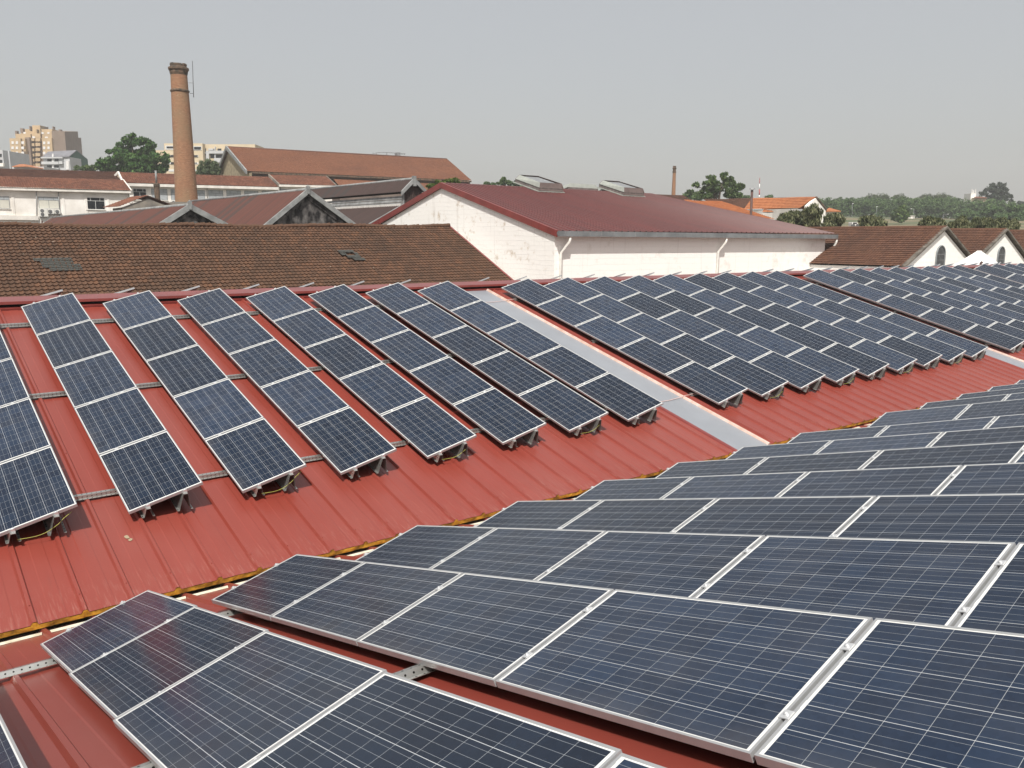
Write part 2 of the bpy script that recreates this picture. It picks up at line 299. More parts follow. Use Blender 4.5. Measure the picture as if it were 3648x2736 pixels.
M_STONEHALL = mat('ochre_stone', (.36, .30, .19), .95, .2, 1.5, bump=.6, col2=(.22, .18, .12))
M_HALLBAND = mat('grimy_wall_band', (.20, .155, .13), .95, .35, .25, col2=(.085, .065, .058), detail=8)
M_PLASTERDIRTY = mat('dirty_grey_plaster', (.27, .24, .20), .95, .3, .8, col2=(.13, .12, .11), detail=7)
M_ACWHITE = mat('ac_casing', (.72, .72, .68), .5, .05, 2)
M_ACDARK = mat('ac_grille', (.09, .09, .09), .6)
M_TENT = mat('white_canvas', (.84, .82, .80), .7, .03, 1)
M_RUSTPIPE = mat('rusty_pipe', (.11, .055, .045), .7, .3, 2)
M_REDPAINT = mat('mast_red', (.38, .06, .06), .6); M_WHITEPAINT = mat('mast_white', (.75, .74, .73), .6)
M_GROUND = mat('yard_ground', (.20, .17, .13), .95, .25, .08, col2=(.12, .11, .07))
M_HILL = mat('dry_grass_hill', (.165, .130, .075), .95, .25, .05, col2=(.065, .085, .036), detail=8, lo=.42, hi=.6)
M_BARK = mat('bark', (.12, .09, .065), .95, .3, 3)
M_LEAF_BIG = leaf_material('dark_broadleaf', (.018, .055, .012), (.045, .115, .024), (.105, .195, .045))
M_LEAF_OLIVE = leaf_material('grey_green_leaf', (.040, .062, .032), (.075, .105, .050), (.13, .16, .075))
M_LEAF_MID = leaf_material('mid_green_leaf', (.034, .066, .020), (.070, .120, .034), (.14, .19, .06))
M_LEAF_SHRUB = leaf_material('upright_shrub_leaf', (.018, .026, .010), (.075, .090, .036), (.26, .26, .14))
M_LEAF_FOREST = leaf_material('forest_leaf', (.038, .076, .028), (.078, .140, .048), (.15, .225, .08))
M_LEAF_EUC = leaf_material('eucalyptus_leaf', (.022, .036, .024), (.042, .060, .040), (.075, .092, .060))
M_LEAF_BRIGHT = leaf_material('bright_green_leaf', (.055, .085, .016), (.095, .140, .026), (.15, .20, .045))
M_LEAF_DRY = leaf_material('dry_scrap', (.28, .21, .13), (.30, .24, .16), (.33, .27, .19), 0)

# ------------------------------------------------------------------ mesh helpers
class MB:
    def __init__(s): s.v = []; s.f = []; s.uv = []; s.mi = []; s.sm = False
    def add(s, verts, faces, uvs=None, mi=0):
        o = len(s.v); s.v += [tuple(v) for v in verts]
        for i, f in enumerate(faces):
            s.f.append(tuple(o+k for k in f)); s.mi.append(mi)
            s.uv.append(uvs[i] if uvs else None)
        return s
    def box(s, x0, x1, y0, y1, z0, z1, M=None, mi=0):
        v = [Vector(p) for p in ((x0, y0, z0), (x1, y0, z0), (x1, y1, z0), (x0, y1, z0), (x0, y0, z1), (x1, y0, z1), (x1, y1, z1), (x0, y1, z1))]
        if M is not None: v = [M @ p for p in v]
        return s.add(v, [(0, 3, 2, 1), (4, 5, 6, 7), (0, 1, 5, 4), (1, 2, 6, 5), (2, 3, 7, 6), (3, 0, 4, 7)], mi=mi)
    def quad(s, a, b, c, d, mi=0, uvs=None): return s.add([a, b, c, d], [(0, 1, 2, 3)], [uvs] if uvs else None, mi)
    def poly(s, pts, mi=0): return s.add(pts, [tuple(range(len(pts)))], None, mi)
    def slab(s, pts, off, mi=0):                       # polygon given thickness along off
        n = len(pts); a = [Vector(p) for p in pts]; b = [p+Vector(off) for p in a]
        s.add(a+b, [tuple(range(n)), tuple(range(2*n-1, n-1, -1))]+[(i, n+i, n+(i+1) % n, (i+1) % n) for i in range(n)], None, mi); return s
    def tube(s, pts, r, n=8, mi=0, cap=True):
        pts = [Vector(p) for p in pts]; rs = r if isinstance(r, (list, tuple)) else [r]*len(pts); o = len(s.v)
        for i, p in enumerate(pts):
            t = (pts[min(i+1, len(pts)-1)]-pts[max(i-1, 0)]).normalized()
            a = t.orthogonal().normalized() if i == 0 else (a - t*a.dot(t)).normalized()
            b = t.cross(a)
            for k in range(n):
                th = 2*math.pi*k/n; s.v.append(tuple(p+(a*math.cos(th)+b*math.sin(th))*rs[i]))
        for i in range(len(pts)-1):
            for k in range(n):
                s.f.append((o+i*n+k, o+i*n+(k+1) % n, o+(i+1)*n+(k+1) % n, o+(i+1)*n+k)); s.mi.append(mi); s.uv.append(None)
        if cap:
            s.f.append(tuple(o+k for k in reversed(range(n)))); s.f.append(tuple(o+(len(pts)-1)*n+k for k in range(n))); s.mi += [mi]*2; s.uv += [None]*2
        return s
    def lathe(s, prof, c, n=40, mi=0):                 # (radius, z) profile round a vertical axis, uv in metres
        o = len(s.v); L = len(prof)
        for k in range(n):
            th = 2*math.pi*k/n
            for r, z in prof: s.v.append((c[0]+r*math.cos(th), c[1]+r*math.sin(th), z))
        rm = max(p[0] for p in prof)
        for k in range(n):
            k2 = (k+1) % n
            for i in range(L-1):
                s.f.append((o+k*L+i, o+k2*L+i, o+k2*L+i+1, o+k*L+i+1)); s.mi.append(mi)
                u, u2 = k/n*2*math.pi*rm, (k+1)/n*2*math.pi*rm
                s.uv.append([(u, prof[i][1]), (u2, prof[i][1]), (u2, prof[i+1][1]), (u, prof[i+1][1])])
        s.f.append(tuple(o+k*L+L-1 for k in range(n))); s.mi.append(mi); s.uv.append(None)
        return s
    def mesh(s, name, mats):
        m = D.meshes.new(name); m.from_pydata(s.v, [], s.f); 
        for q in mats: m.materials.append(q)
        if len(mats) > 1: m.polygons.foreach_set('material_index', s.mi)
        if any(u for u in s.uv):
            uvl = m.uv_layers.new(name='UVMap'); flat = []
            for f, u in zip(s.f, s.uv):
                for k in range(len(f)): flat += list(u[k]) if u else [0, 0]
            uvl.data.foreach_set('uv', flat)
        if s.sm: m.polygons.foreach_set('use_smooth', [True]*len(m.polygons))
        m.update(); return m
def link(o, parent=None):
    COL.objects.link(o)
    if parent: o.parent = parent
    return o
def obj(name, mb, mats, parent=None, label=None):
    mats = mats if isinstance(mats, (list, tuple)) else [mats]
    o = D.objects.new(name, mb if isinstance(mb, bpy.types.Mesh) else mb.mesh(name, mats)); link(o, parent)
    if label: o['label'] = label
    return o
def tag(o, label, cat, group=None):
    o['label'] = label; o['category'] = cat
    if group: o['group'] = group
    return o
def thing(name, label, cat, loc=(0, 0, 0), group=None):
    o = D.objects.new(name, None); o.empty_display_size = .2; o.location = loc; link(o); o.matrix_world = Matrix.Translation(loc); return tag(o, label, cat, group)
def part(name, mb, mats, root, label=None):            # mesh given in world coordinates, parented to a thing placed at root.location
    o = obj(name, mb, mats, None, label); o.parent = root
    o.matrix_parent_inverse = root.matrix_world.inverted(); return o
def sub(name, mb, mats, par, label=None): return part(name, mb, mats, par, label)
ORD = 'first second third fourth fifth sixth seventh eighth ninth tenth eleventh twelfth thirteenth fourteenth fifteenth sixteenth seventeenth eighteenth nineteenth twentieth'.split()
ORD += ['twenty-'+x for x in ORD[:9]]+['thirtieth']+['thirty-'+x for x in ORD[:9]]+['fortieth']+['forty-'+x for x in ORD[:9]]+['fiftieth']+['fifty-'+x for x in ORD[:9]]

# bilinear roof patches: A,B along the ridge (left,right), C,D along the eave (right,left); uv in metres, v=0 at the ridge
def patch(A, B, C, D_):
    A, B, C, D_ = map(Vector, (A, B, C, D_)); nrm = ((D_-A).cross(B-A)).normalized()
    if nrm.z < 0: nrm = -nrm
    Wd = ((B-A).length+(C-D_).length)/2; Ln = ((D_-A).length+(C-B).length)/2
    return A, B, C, D_, nrm, Wd, Ln
def tile_patch(A, B, C, D_, row=.35, wave=.25, amp=.016, step=.035, ns=3, sag=0, seed=1, maxw=1400):
    A, B, C, D_, nrm, Wd, Ln = patch(A, B, C, D_); rnd = random.Random(seed)
    nr = max(2, int(round(Ln/row))); nw = min(maxw, max(2, int(Wd/wave*ns)))
    u = np.linspace(0, 1, nw+1); an, bn, cn, dn = (np.array(p) for p in (A, B, C, D_)); nn = np.array(nrm)
    ph = u*Wd/wave*2*np.pi; wv = amp*(np.cos(ph)+.35*np.cos(2*ph))
    lowf = sum(rnd.uniform(.2, 1)*np.sin(u*rnd.uniform(2, 11)+rnd.uniform(0, 6)) for _ in range(4))*sag
    rows = []; vv = []
    for r in range(nr):
        j = np.array([rnd.gauss(0, .004) for _ in range(nw//ns+2)])[(np.arange(nw+1)//ns)]
        for e, t in ((0, r/nr), (1, (r+1)/nr)):
            base = (an*(1-t)+dn*t)[None]*(1-u)[:, None]+(bn*(1-t)+cn*t)[None]*u[:, None]
            h = wv+e*step+j*(e)+lowf*math.sin(math.pi*min(1, t+.25))
            rows.append(base+nn[None]*h[:, None]); vv.append(t*Ln*(nr*row/Ln)*(1-1e-4 if e else 1)+(1e-3 if not e else -1e-3))
    V = np.concatenate(rows); mb = MB(); mb.v = [tuple(p) for p in V]; N = nw+1
    for i in range(len(rows)-1):
        for k in range(nw):
            mb.f.append((i*N+k, (i+1)*N+k, (i+1)*N+k+1, i*N+k+1)); mb.mi.append(0)
            a, b_ = u[k]*Wd, u[k+1]*Wd; v0, v1 = (vv[i], vv[i+1]) if i % 2 == 0 else (vv[i], vv[i])
            mb.uv.append([(a, v0), (a, v1), (b_, v1), (b_, v0)])
    return mb
def corr_patch(A, B, C, D_, pitch=.2, amp=.02, ns=6, trapez=False, nv=1):
    A, B, C, D_, nrm, Wd, Ln = patch(A, B, C, D_); mb = MB(); us = []
    n = max(2, int(Wd/pitch))
    for k in range(n):
        if trapez: us += [(k+a, h) for a, h in ((0, 0), (.70, 0), (.76, 1), (.92, 1), (.98, 0))]
        else: us += [(k+i/ns, .5+.5*math.sin(2*math.pi*i/ns)) for i in range(ns)]
    us.append((n, 0))
    for i in range(nv+1):
        t = i/nv
        for q, h in us:
            x = q/n; mb.v.append(tuple((A*(1-t)+D_*t)*(1-x)+(B*(1-t)+C*t)*x+nrm*(h*amp)))
    N = len(us)
    for i in range(nv):
        for k in range(N-1):
            mb.f.append((i*N+k, (i+1)*N+k, (i+1)*N+k+1, i*N+k+1)); mb.mi.append(0)
            a, b_ = us[k][0]/n*Wd, us[k+1][0]/n*Wd; v0, v1 = i/nv*Ln, (i+1)/nv*Ln
            mb.uv.append([(a, v0), (a, v1), (b_, v1), (b_, v0)])
    return mb
def wall_poly(pts, thick, uvdir):                      # wall polygon extruded by thick, uv in metres on the front face
    pts = [Vector(p) for p in pts]; n = len(pts); mb = MB(); d = Vector(uvdir).normalized(); off = Vector(thick)
    back = [p+off for p in pts]
    uvf = [(p.dot(d), p.z) for p in pts]
    mb.add(pts, [tuple(range(n))], [uvf]); mb.add(back, [tuple(reversed(range(n)))], [list(reversed(uvf))])
    for i in range(n):
        j = (i+1) % n; L = (pts[j]-pts[i]).length
        mb.add([pts[i], back[i], back[j], pts[j]], [(0, 1, 2, 3)], [[(0, 0), (off.length, 0), (off.length, L), (0, L)]])
    return mb
def beam(p, q, wv, hv):                                # bar from p to q with cross-section vectors wv, hv
    p, q, wv, hv = map(Vector, (p, q, wv, hv)); mb = MB()
    v = [p, p+wv, p+wv+hv, p+hv, q, q+wv, q+wv+hv, q+hv]
    return mb.add(v, [(0, 1, 2, 3), (7, 6, 5, 4), (0, 4, 5, 1), (1, 5, 6, 2), (2, 6, 7, 3), (3, 7, 4, 0)])
def tube(pts, r, n=8): m = MB(); m.tube(pts, r, n); m.sm = True; return m

# ================================================================== THE ROOF THE PHOTOGRAPH WAS TAKEN FROM
AL = 0.2646; CA, SA = math.cos(AL), math.sin(AL); TA, TB = 0.2675, 0.2533
OAX, OAY, OAZ = 2.4076, 19.3438, -1.4067; OBY, OBZ = 8.0736, -3.6382; DA, GA, PP = 1.5634, 1.3919, 1.6689
sA = Vector((0, -CA, -SA)); nA = Vector((0, -SA, CA)); sB = Vector((0, -CA, SA)); nB = Vector((0, SA, CA))
def pA(X, s, h): return Vector((X, OAY, OAZ))+sA*s+nA*h
def pB(X, s, h): return Vector((X, OBY, OBZ))+sB*s+nB*h
HA, HB = -.188, -.128                       # height of the sheet pans below the low edge of the modules
SKY = [(13.42, 14.42), (28.88, 29.88), (44.34, 45.34)]
XS = [(-7.0, 13.42), (14.42, 28.88), (29.88, 44.34), (45.34, 62.0)]
CAMROOT = Vector((0, 8, -9))
fac = thing('factory_building', 'red ribbed steel roofs in a valley carrying rows of solar panels, in the foreground', 'building', (20, 10, GZ))
def hB(s): return min(-.122, -.178+.0110*(s+1.7))
def rib_profile(x0, x1, first, pitch):
    pts = [(x0, 0.)]; k = math.ceil((x0+.06-first)/pitch)
    while first+k*pitch < x1-.06:
        c = first+k*pitch
        pts += [(c-.040, 0), (c-.019, .038), (c+.019, .038), (c+.040, 0)]
        for q in (.33, .36, .64, .67):
            if c+q*pitch < x1-.02: pts.append((c+q*pitch, .0035 if q in (.36, .64) else 0.))
        k += 1
    pts.append((x1, 0.)); return pts
def sheet(fn, x0, x1, first, pitch, s0, s1, h, vfn, n=6):
    pr = rib_profile(x0, x1, first, pitch); mb = MB(); N = len(pr)
    for i in range(n+1):
        s = s0+(s1-s0)*i/n
        for X, hh in pr: mb.v.append(tuple(fn(X, s, h+hh)))
    for i in range(n):
        a, b = s0+(s1-s0)*i/n, s0+(s1-s0)*(i+1)/n
        for k in range(N-1):
            mb.f.append((i*N+k, (i+1)*N+k, (i+1)*N+k+1, i*N+k+1)); mb.mi.append(0)
            mb.uv.append([(pr[k][0], vfn(a)), (pr[k][0], vfn(b)), (pr[k+1][0], vfn(b)), (pr[k+1][0], vfn(a))])
    return mb
for x0, x1 in XS:
    mb = sheet(pA, x0, x1, 1.055, .5045, -.75, 9.93, HA, lambda s: s)
    for k in range(60):                                   # fixing screws on the rib crowns near the sheet ends
        c = 1.055+.5045*k
        if x0 < c < x1 and c < 22:
            for s in (9.62, 6.2): mb.tube([pA(c, s, HA+.038), pA(c, s, HA+.048)], .008, 6)
    part('roof', mb, M_RED, fac, 'far red ribbed roof slope')
    mb = sheet(lambda X, s, h: pB(X, s, hB(s)+h), x0, x1, 1.14, .5045, -2.0, 9.3, 0, lambda s: 6.9-s, 14)
    part('roof', mb, M_RED, fac, 'near red ribbed roof slope')
    def pR(X, s, h): q = pA(X, s, h); return Vector((X, 2*20.42-q.y, q.z))
    part('roof', sheet(pR, x0, x1, 1.055, .5045, -.75, 11.5, HA, lambda s: s, 2), M_RED, fac, 'red roof slope falling away behind the ridge')
    def pN(X, s, h): q = pB(X, s, h); yr = pB(0, 9.3, 0).y; return Vector((X, 2*yr-q.y, q.z))
    part('roof', sheet(pN, x0, x1, 1.14, .5045, 2, 9.3, HB, lambda s: 2., 2), M_RED, fac)
    # foam core showing at the cut edge of the far slope
    pr = [p for p in rib_profile(x0, x1, 1.055, .5045)]; mb = MB(); rnd = random.Random(3)
    for k in range(len(pr)-1):
        a, b = pr[k], pr[k+1]
        if b[0]-a[0] < 1e-6: continue
        f = 9.934+rnd.uniform(0, .006)
        v = [pA(a[0], f, HA-.060), pA(b[0], f, HA-.060), pA(b[0], f, HA+b[1]-.002), pA(a[0], f, HA+a[1]-.002)]
        w = [p-sA*.5 for p in v]
        mb.add(v+w, [(0, 1, 2, 3), (0, 4, 5, 1)])
    part('foam_edge', mb, M_FOAM, fac, 'yellow foam core along the lower edge of the far roof slope')
    # turned-up cream end of the near sheets, interrupted by each rib
    mb = MB(); k = math.ceil((x0-1.14)/.5045)
    while 1.14+(k+1)*.5045 < x1 and 1.14+k*.5045 < 30:
        c = 1.14+k*.5045; a, b = c+.045, c+.5045-.045
        mb.slab([pB(a, -1.66, hB(-1.66)+.004), pB(b, -1.66, hB(-1.66)+.004), pB(b+.008, -1.705, hB(-1.7)+.026), pB(a-.008, -1.705, hB(-1.7)+.026)], sB*.002); k += 1
    part('upturned_sheet_end', mb, M_CREAM, fac, 'cream upturned sheet ends in the valley')
for i, (x0, x1) in enumerate(SKY):
    mb = MB(); mb.slab([pA(x0, -.3, HA), pA(x1, -.3, HA), pA(x1, 9.95, HA), pA(x0, 9.95, HA)], nA*.012)
    s = part('skylight_strip', mb, M_SKYL, fac, 'pale grey translucent strip in the far roof slope')
    mb = MB()
    mb.slab([pA(x1-.035, -.3, HA+.0125), pA(x1-.01, -.3, HA+.06), pA(x1+.015, -.3, HA+.06), pA(x1+.04, -.3, HA+.0)], sA*10.25)
    sub('edge_trim', mb, M_TRIM, s)
    mb = MB(); mb.slab([pA(x0-.07, -.3, HA+.002), pA(x0-.05, -.3, HA+.03), pA(x0+.02, -.3, HA+.03), pA(x0+.04, -.3, HA+.0125)], sA*10.24)
    sub('edge_trim', mb, M_REDTRIM, s)
    mb = MB(); mb.slab([pB(x0, -2.0, hB(-2)), pB(x1, -2.0, hB(-2)), pB(x1, 9.3, -.125), pB(x0, 9.3, -.125)], nB*.012)
    part('skylight_strip', mb, M_SKYL, fac, 'pale grey translucent strip in the near roof slope')
# ridge: base flashing, recessed filler and raised cap
mb = MB(); X0, X1 = -7, 62
mb.slab([pA(X0, -.31, HA+.040), pA(X1, -.31, HA+.040), pA(X1, -.80, HA+.040), pA(X0, -.80, HA+.040)], nA*.004)
mb.slab([pA(X0, -.305, HA+.002), pA(X1, -.305, HA+.002), pA(X1, -.309, HA+.043), pA(X0, -.309, HA+.043)], sA*.003)
part('ridge_flashing', mb, M_REDTRIM, fac)
mb = MB(); mb.box(X0, X1, 19.80, 20.9, -1.60, -1.39); part('ridge_filler', mb, M_GAPSHADE, fac)
prof = [(19.70, -1.3835), (19.705, -1.3258), (20.42, -1.268), (21.135, -1.3258), (21.14, -1.3835)]
mb = MB()
for a, b in zip(prof, prof[1:]):
    mb.slab([(X0, a[0], a[1]), (X1, a[0], a[1]), (X1, b[0], b[1]), (X0, b[0], b[1])], (0, 0, -.004) if abs(a[0]-b[0]) > .1 else (0, .004 if a[0] < 20 else -.004, 0))
part('ridge_cap', mb, M_REDTRIM, fac, 'raised red cap along the far ridge')
yr = pB(0, 9.3, HB); mb = MB(); mb.slab([(X0, yr.y-.3, yr.z-.04), (X0, yr.y, yr.z+.05), (X0, yr.y+.3, yr.z-.04)], (X1-X0, 0, 0)); part('ridge_cap', mb, M_REDTRIM, fac)
for (xa, xb, ya, yb, zt) in ((X0+.1, X0+.4, -8, 31, -4.5), (X1-.4, X1-.1, -8, 31, -4.5), (X0+.4, X1-.4, 30.6, 30.9, -4.9), (X0+.4, X1-.4, -8, -7.7, -4.4)):
    mb = MB(); mb.box(xa, xb, ya, yb, GZ, zt); part('wall', mb, M_PLASTER, fac)

# ------------------------------------------------------------------ solar panels
mb = MB(); fwid, fh = .0125, .040
mb.box(0, fwid, 0, PL, -fh, 0); mb.box(PW-fwid, PW, 0, PL, -fh, 0); mb.box(fwid, PW-fwid, 0, fwid, -fh, 0); mb.box(fwid, PW-fwid, PL-fwid, PL, -fh, 0)
ME_FRAME = mb.mesh('frame', [M_FRAME])
mb = MB(); mb.box(fwid, PW-fwid, fwid, PL-fwid, -.0075, -.0025); ME_CELL = mb.mesh('cell_glass', [M_CELL])
def axes(w, v, n, o): return Matrix(((w.x, v.x, n.x, o.x), (w.y, v.y, n.y, o.y), (w.z, v.z, n.z, o.z), (0, 0, 0, 1)))
def solar_panel(Mx, label, group):
    r = D.objects.new('solar_panel', None); r.empty_display_size = .1; link(r); r.matrix_world = Mx
    tag(r, label, 'solar panel', group)
    for nm, me in (('frame', ME_FRAME), ('cell_glass', ME_CELL)):
        c = D.objects.new(nm, me); c.parent = r; COL.objects.link(c)
    return r
eX = Vector((1, 0, 0))
wA = eX*math.cos(TA)+nA*math.sin(TA); nPA = wA.cross(-sA); wB = eX*math.cos(TB)+nB*math.sin(TB); nPB = wB.cross(-sB)
GRP_A = ['solar panels on the far roof slope']*4
ROWN = ['top', 'second from top', 'middle', 'fourth from top', 'lowest']
DXA = {2: -.04, 3: -.06, 4: -.045, 5: -.03, 7: .02, 8: -.06, 9: -.03, 11: .03, 12: .025, 13: .03, 17: -.05, 18: .02, 19: .02, 20: .03, 21: .025}
colsA = []
for k in range(-2, 35):
    sec = (k >= 8)+(k >= 17)+(k >= 26)
    colsA.append((k, sec, OAX+DA*(k-1)+GA*sec+DXA.get(k, 0)))
def colname(k, sec):
    if sec == 0: return '%s column left of the nearest skylight strip' % ORD[7-k]
    return '%s column right of the %s skylight strip' % (ORD[k-(8, 17, 26)[sec-1]], ('nearest', 'second', 'third')[sec-1])
for k, sec, X in colsA:
    if k < -1: continue
    for j in range(5):
        o = pA(X, PP*j+PL, 0)
        solar_panel(axes(wA, -sA, nPA, o), 'blue %s solar panel, %s' % (ROWN[j], colname(k, sec)), 'solar panels on the far roof slope')
# foreground slope
TIPX = [.32, 1.855, 3.39, 4.92, 6.46, 8.04, 9.63, 11.26, 12.93, 15.92, 17.62, 19.28, 20.86, 22.41, 23.97]
colsB = [(i, x-PW*math.cos(TB)) for i, x in enumerate(TIPX)]
BN = ['valley-end', 'second from valley', 'middle', 'fourth from valley', 'uppermost']
for i, X in colsB:
    for j in range(5):
        o = pB(X-(.017*j if i == 1 else 0), PP*j+PL, 0)
        solar_panel(axes(wB, -sB, nPB, o), 'glossy %s solar panel, %s column from left on the near roof slope' % (BN[j], ORD[i]), 'solar panels on the near roof slope')
# top panels of the columns on the slope behind the ridge: only their upper frames look over the cap
sR = Vector((0, CA, -SA)); nR = Vector((0, SA, CA)); wR = eX*math.cos(TA)+nR*math.sin(TA); nPR = wR.cross(-sR)
for k in range(0, 33):
    sec = (k >= 8)+(k >= 17)+(k >= 26)
    X = OAX+.19+DA*(k-1)+GA*sec*.99
    o = Vector((X, 2*20.42-OAY, OAZ-.055))
    solar_panel(axes(wR, sR*-1, nPR, o) if False else axes(wR, -sR, wR.cross(-sR), o+sR*PL) if (wR.cross(-sR)).z > 0 else axes(wR, sR, wR.cross(sR), o), 'silver panel frame peeking over the ridge cap, %s from the left' % ORD[k], 'panel frames behind the ridge')

# ------------------------------------------------------------------ rails and clamps
def hat(h, top, base, fl, length, t=.003, u0=0):          # top-hat profile: x across, z up, extruded along -y .. uv: u along, v from strip centre
    o = [(-base/2-fl, 0), (-base/2, 0), (-top/2, h), (top/2, h), (base/2, 0), (base/2+fl, 0)]
    i = [(-base/2-fl, t), (-base/2+t*1.0-.001, t) if False else (-base/2, t), (-top/2, h+t), (top/2, h+t), (base/2, t), (base/2+fl, t)]
    mb = MB()
    for k in range(5):
        for prof, flip in ((o, 1), (i, 0)):
            a, b = prof[k], prof[k+1]; L = math.hypot(b[0]-a[0], b[1]-a[1])/2
            v = [(a[0], 0, a[1]), (b[0], 0, b[1]), (b[0], -length, b[1]), (a[0], -length, a[1])]
            uvq = [(0, -L), (0, L), (length, L), (length, -L)]
            mb.add(v if flip else list(reversed(v)), [(0, 1, 2, 3)], [uvq if flip else list(reversed(uvq))])
        for y in (0, -length):
            mb.add([(o[k][0], y, o[k][1]), (o[k+1][0], y, o[k+1][1]), (i[k+1][0], y, i[k+1][1]), (i[k][0], y, i[k][1])], [(0, 1, 2, 3)], [[(.03, .2)]*4])
    for prof_e in (0, 5):
        mb.add([(o[prof_e][0], 0, o[prof_e][1]), (i[prof_e][0], 0, i[prof_e][1]), (i[prof_e][0], -length, i[prof_e][1]), (o[prof_e][0], -length, o[prof_e][1])], [(0, 1, 2, 3)], [[(.03, .2)]*4])
    return mb
mb = MB(); mb.box(-.025, .025, -.022, .022, .0012, .0065); mb.box(-.007, .007, -.008, .008, -.038, .0012); ME_MID = mb.mesh('mid_clamp', [M_ALU])
mb = MB(); mb.box(-.022, .022, -.002, .022, -.045, .0012) ; mb.box(-.022, .022, -.012, .022, .0012, .0075); ME_END = mb.mesh('end_clamp', [M_ALU])
mb = MB(); mb.tube([(0, 0, .0065), (0, 0, .013), (0, 0, .017)], [.0095, .0095, .004], 10); mb.sm = False; ME_BOLT = mb.mesh('bolt', [M_ALU])
def rails(side, k, X, W_, nP, s_, base_h, tilt, names, near):
    L5 = 5*PP-(PP-PL)
    for xi, tall in ((.25, 0), (.75, 1)):
        xl = xi*PW; lift = xl*math.sin(tilt)-fh*math.cos(tilt)
        hgt = lift-base_h-.004
        key = (side, tall)
        if key not in RAILME:
            L = L5+.085
            RAILME[key] = hat(hgt, .058, .150 if tall else .105, .030, L).mesh('support_rail', [M_PERF])
        org = Vector((X, *( (OAY, OAZ) if side == 'A' else (OBY, OBZ))))
        n_ = nA if side == 'A' else nB
        upv = -s_ if side == 'A' else s_                  # local +y of the rail mesh points to its start end
        st = (-.03 if side == 'A' else L5+.03)
        base = org + eX*(xl*math.cos(tilt)) + s_*st + n_*base_h
        yax = upv; xax = yax.cross(n_)
        r = D.objects.new('support_rail', RAILME[key]); link(r)
        r.matrix_world = axes(xax, yax, n_, base)
        tag(r, names[tall], 'support rail', 'galvanised rails under the panel columns')
        inv = r.matrix_world.inverted()
        for j in range(6):
            s = (0 if j == 0 else L5 if j == 5 else j*PP-(PP-PL)/2)
            pos = org + W_*xl + s_*s
            v = -s_
            if j == 0: v = -s_
            elif j == 5: v = s_
            xw = W_ if v.dot(-s_) > 0 else -W_
            Mx = axes(xw, v, nP, pos)
            c = D.objects.new('end_clamp' if j in (0, 5) else 'mid_clamp', ME_END if j in (0, 5) else ME_MID); c.parent = r; COL.objects.link(c)
            c.matrix_basis = inv @ Mx
            if near:
                b = D.objects.new('bolt', ME_BOLT); b.parent = c; COL.objects.link(b)
                if j in (0, 5): b.location = (0, .006, .001)
RAILME = {}
for k, sec, X in colsA:
    if k < -1: continue
    rails('A', k, X, wA, nPA, sA, HA+.038+.050, TA, ['low galvanised rail under the %s' % colname(k, sec), 'tall galvanised rail under the %s' % colname(k, sec)], k < 10)
for i, X in colsB:
    rails('B', i, X, wB, nPB, sB, HB+.038+.046, TB, ['low rail with clamps under the %s near panel column from left' % ORD[i], 'tall rail with clamps under the %s near panel column from left' % ORD[i]], i < 8)
# cross rails lying on the roof ribs
def cross_rail(p0, p1, n_, label):
    L = (p1-p0).length; mbx = hat(.044, .046, .070, .030, L)
    o = obj('cross_rail', mbx, M_PERF); y = (p0-p1).normalized(); x = y.cross(n_)
    o.matrix_world = axes(x, y, n_, p0); tag(o, label, 'cross rail', 'perforated cross rails on the roof ribs')
secx = [(-4.5, 12.9), (14.65, 28.3), (30.1, 43.8), (45.6, 58.0)]
for q, (a, b) in enumerate(secx):
    for nm, s in (('uppermost', .70), ('middle', 4.10), ('lowest', 7.52)):
        wh = ['left of the nearest skylight strip', 'between the nearest and second skylight strips', 'between the second and third skylight strips', 'right of the third skylight strip'][q]
        cross_rail(pA(a, s, HA+.0385), pA(b, s, HA+.0385), nA, '%s perforated cross rail on far slope %s' % (nm, wh))
for q, (a, b) in enumerate([(-4.5, 13.1), (14.75, 25.5)]):
    for nm, s in (('lowest', .46), ('middle', 4.19), ('uppermost', 7.75)):
        cross_rail(pB(a, s, hB(s)+.0385), pB(b, s, hB(s)+.0385), nB, '%s perforated cross rail on near slope %s the skylight strip' % (nm, ('left of', 'right of')[q]))
# earth wires between the two rails at the lower end of some columns
for k in (0, 2, 4, 6, 9, 11, 13, 15):
    _, sec, X = [c for c in colsA if c[0] == k][0]; e = 5*PP-(PP-PL)
    a = pA(X+.28, e+.035, HA+.11); b = pA(X+.735, e+.04, HA+.23); pts = []
    for i in range(15):
        t = i/14; p = a.lerp(b, t); p += nA*(-.05*math.sin(math.pi*t)*(1-.25*t)+.03*math.sin(math.pi*t*2)*.3)+sA*(.02*math.sin(math.pi*t)); pts.append(p)
    if k < 3: pts += [pA(X+.80, e+.01, HA+.28), pA(X+.90, e-.03, HA+.33)]
    tag(obj('earth_wire', tube(pts, .0032, 6), M_WIRE), 'yellow-green earth wire below %s' % colname(k, sec), 'wire', 'earth wires under the panels')
for nm, s in (('upper', .72), ('lower', 7.55)):
    pts = [pA(12.74+.1, s+.02, HA+.10), pA(13.0, s+.05, HA+.06), pA(13.42, s+.04, HA+.045), pA(13.9, s+.03, HA+.03), pA(14.3, s, HA+.045), pA(14.42, s, HA+.066), pA(14.6, s, HA+.07), pA(14.95, s, HA+.09)]
    tag(obj('bonding_cable', tube(pts, .008, 6), M_PINK), '%s pale cable crossing the nearest skylight strip' % nm, 'cable', 'cables across the skylight strip')
q = pA(0, 0, 0)
def onroof(x, y, h=HA+.006):
    d = ray(x, y); return d*((nA.dot(pA(0, 0, h)))/nA.dot(d))
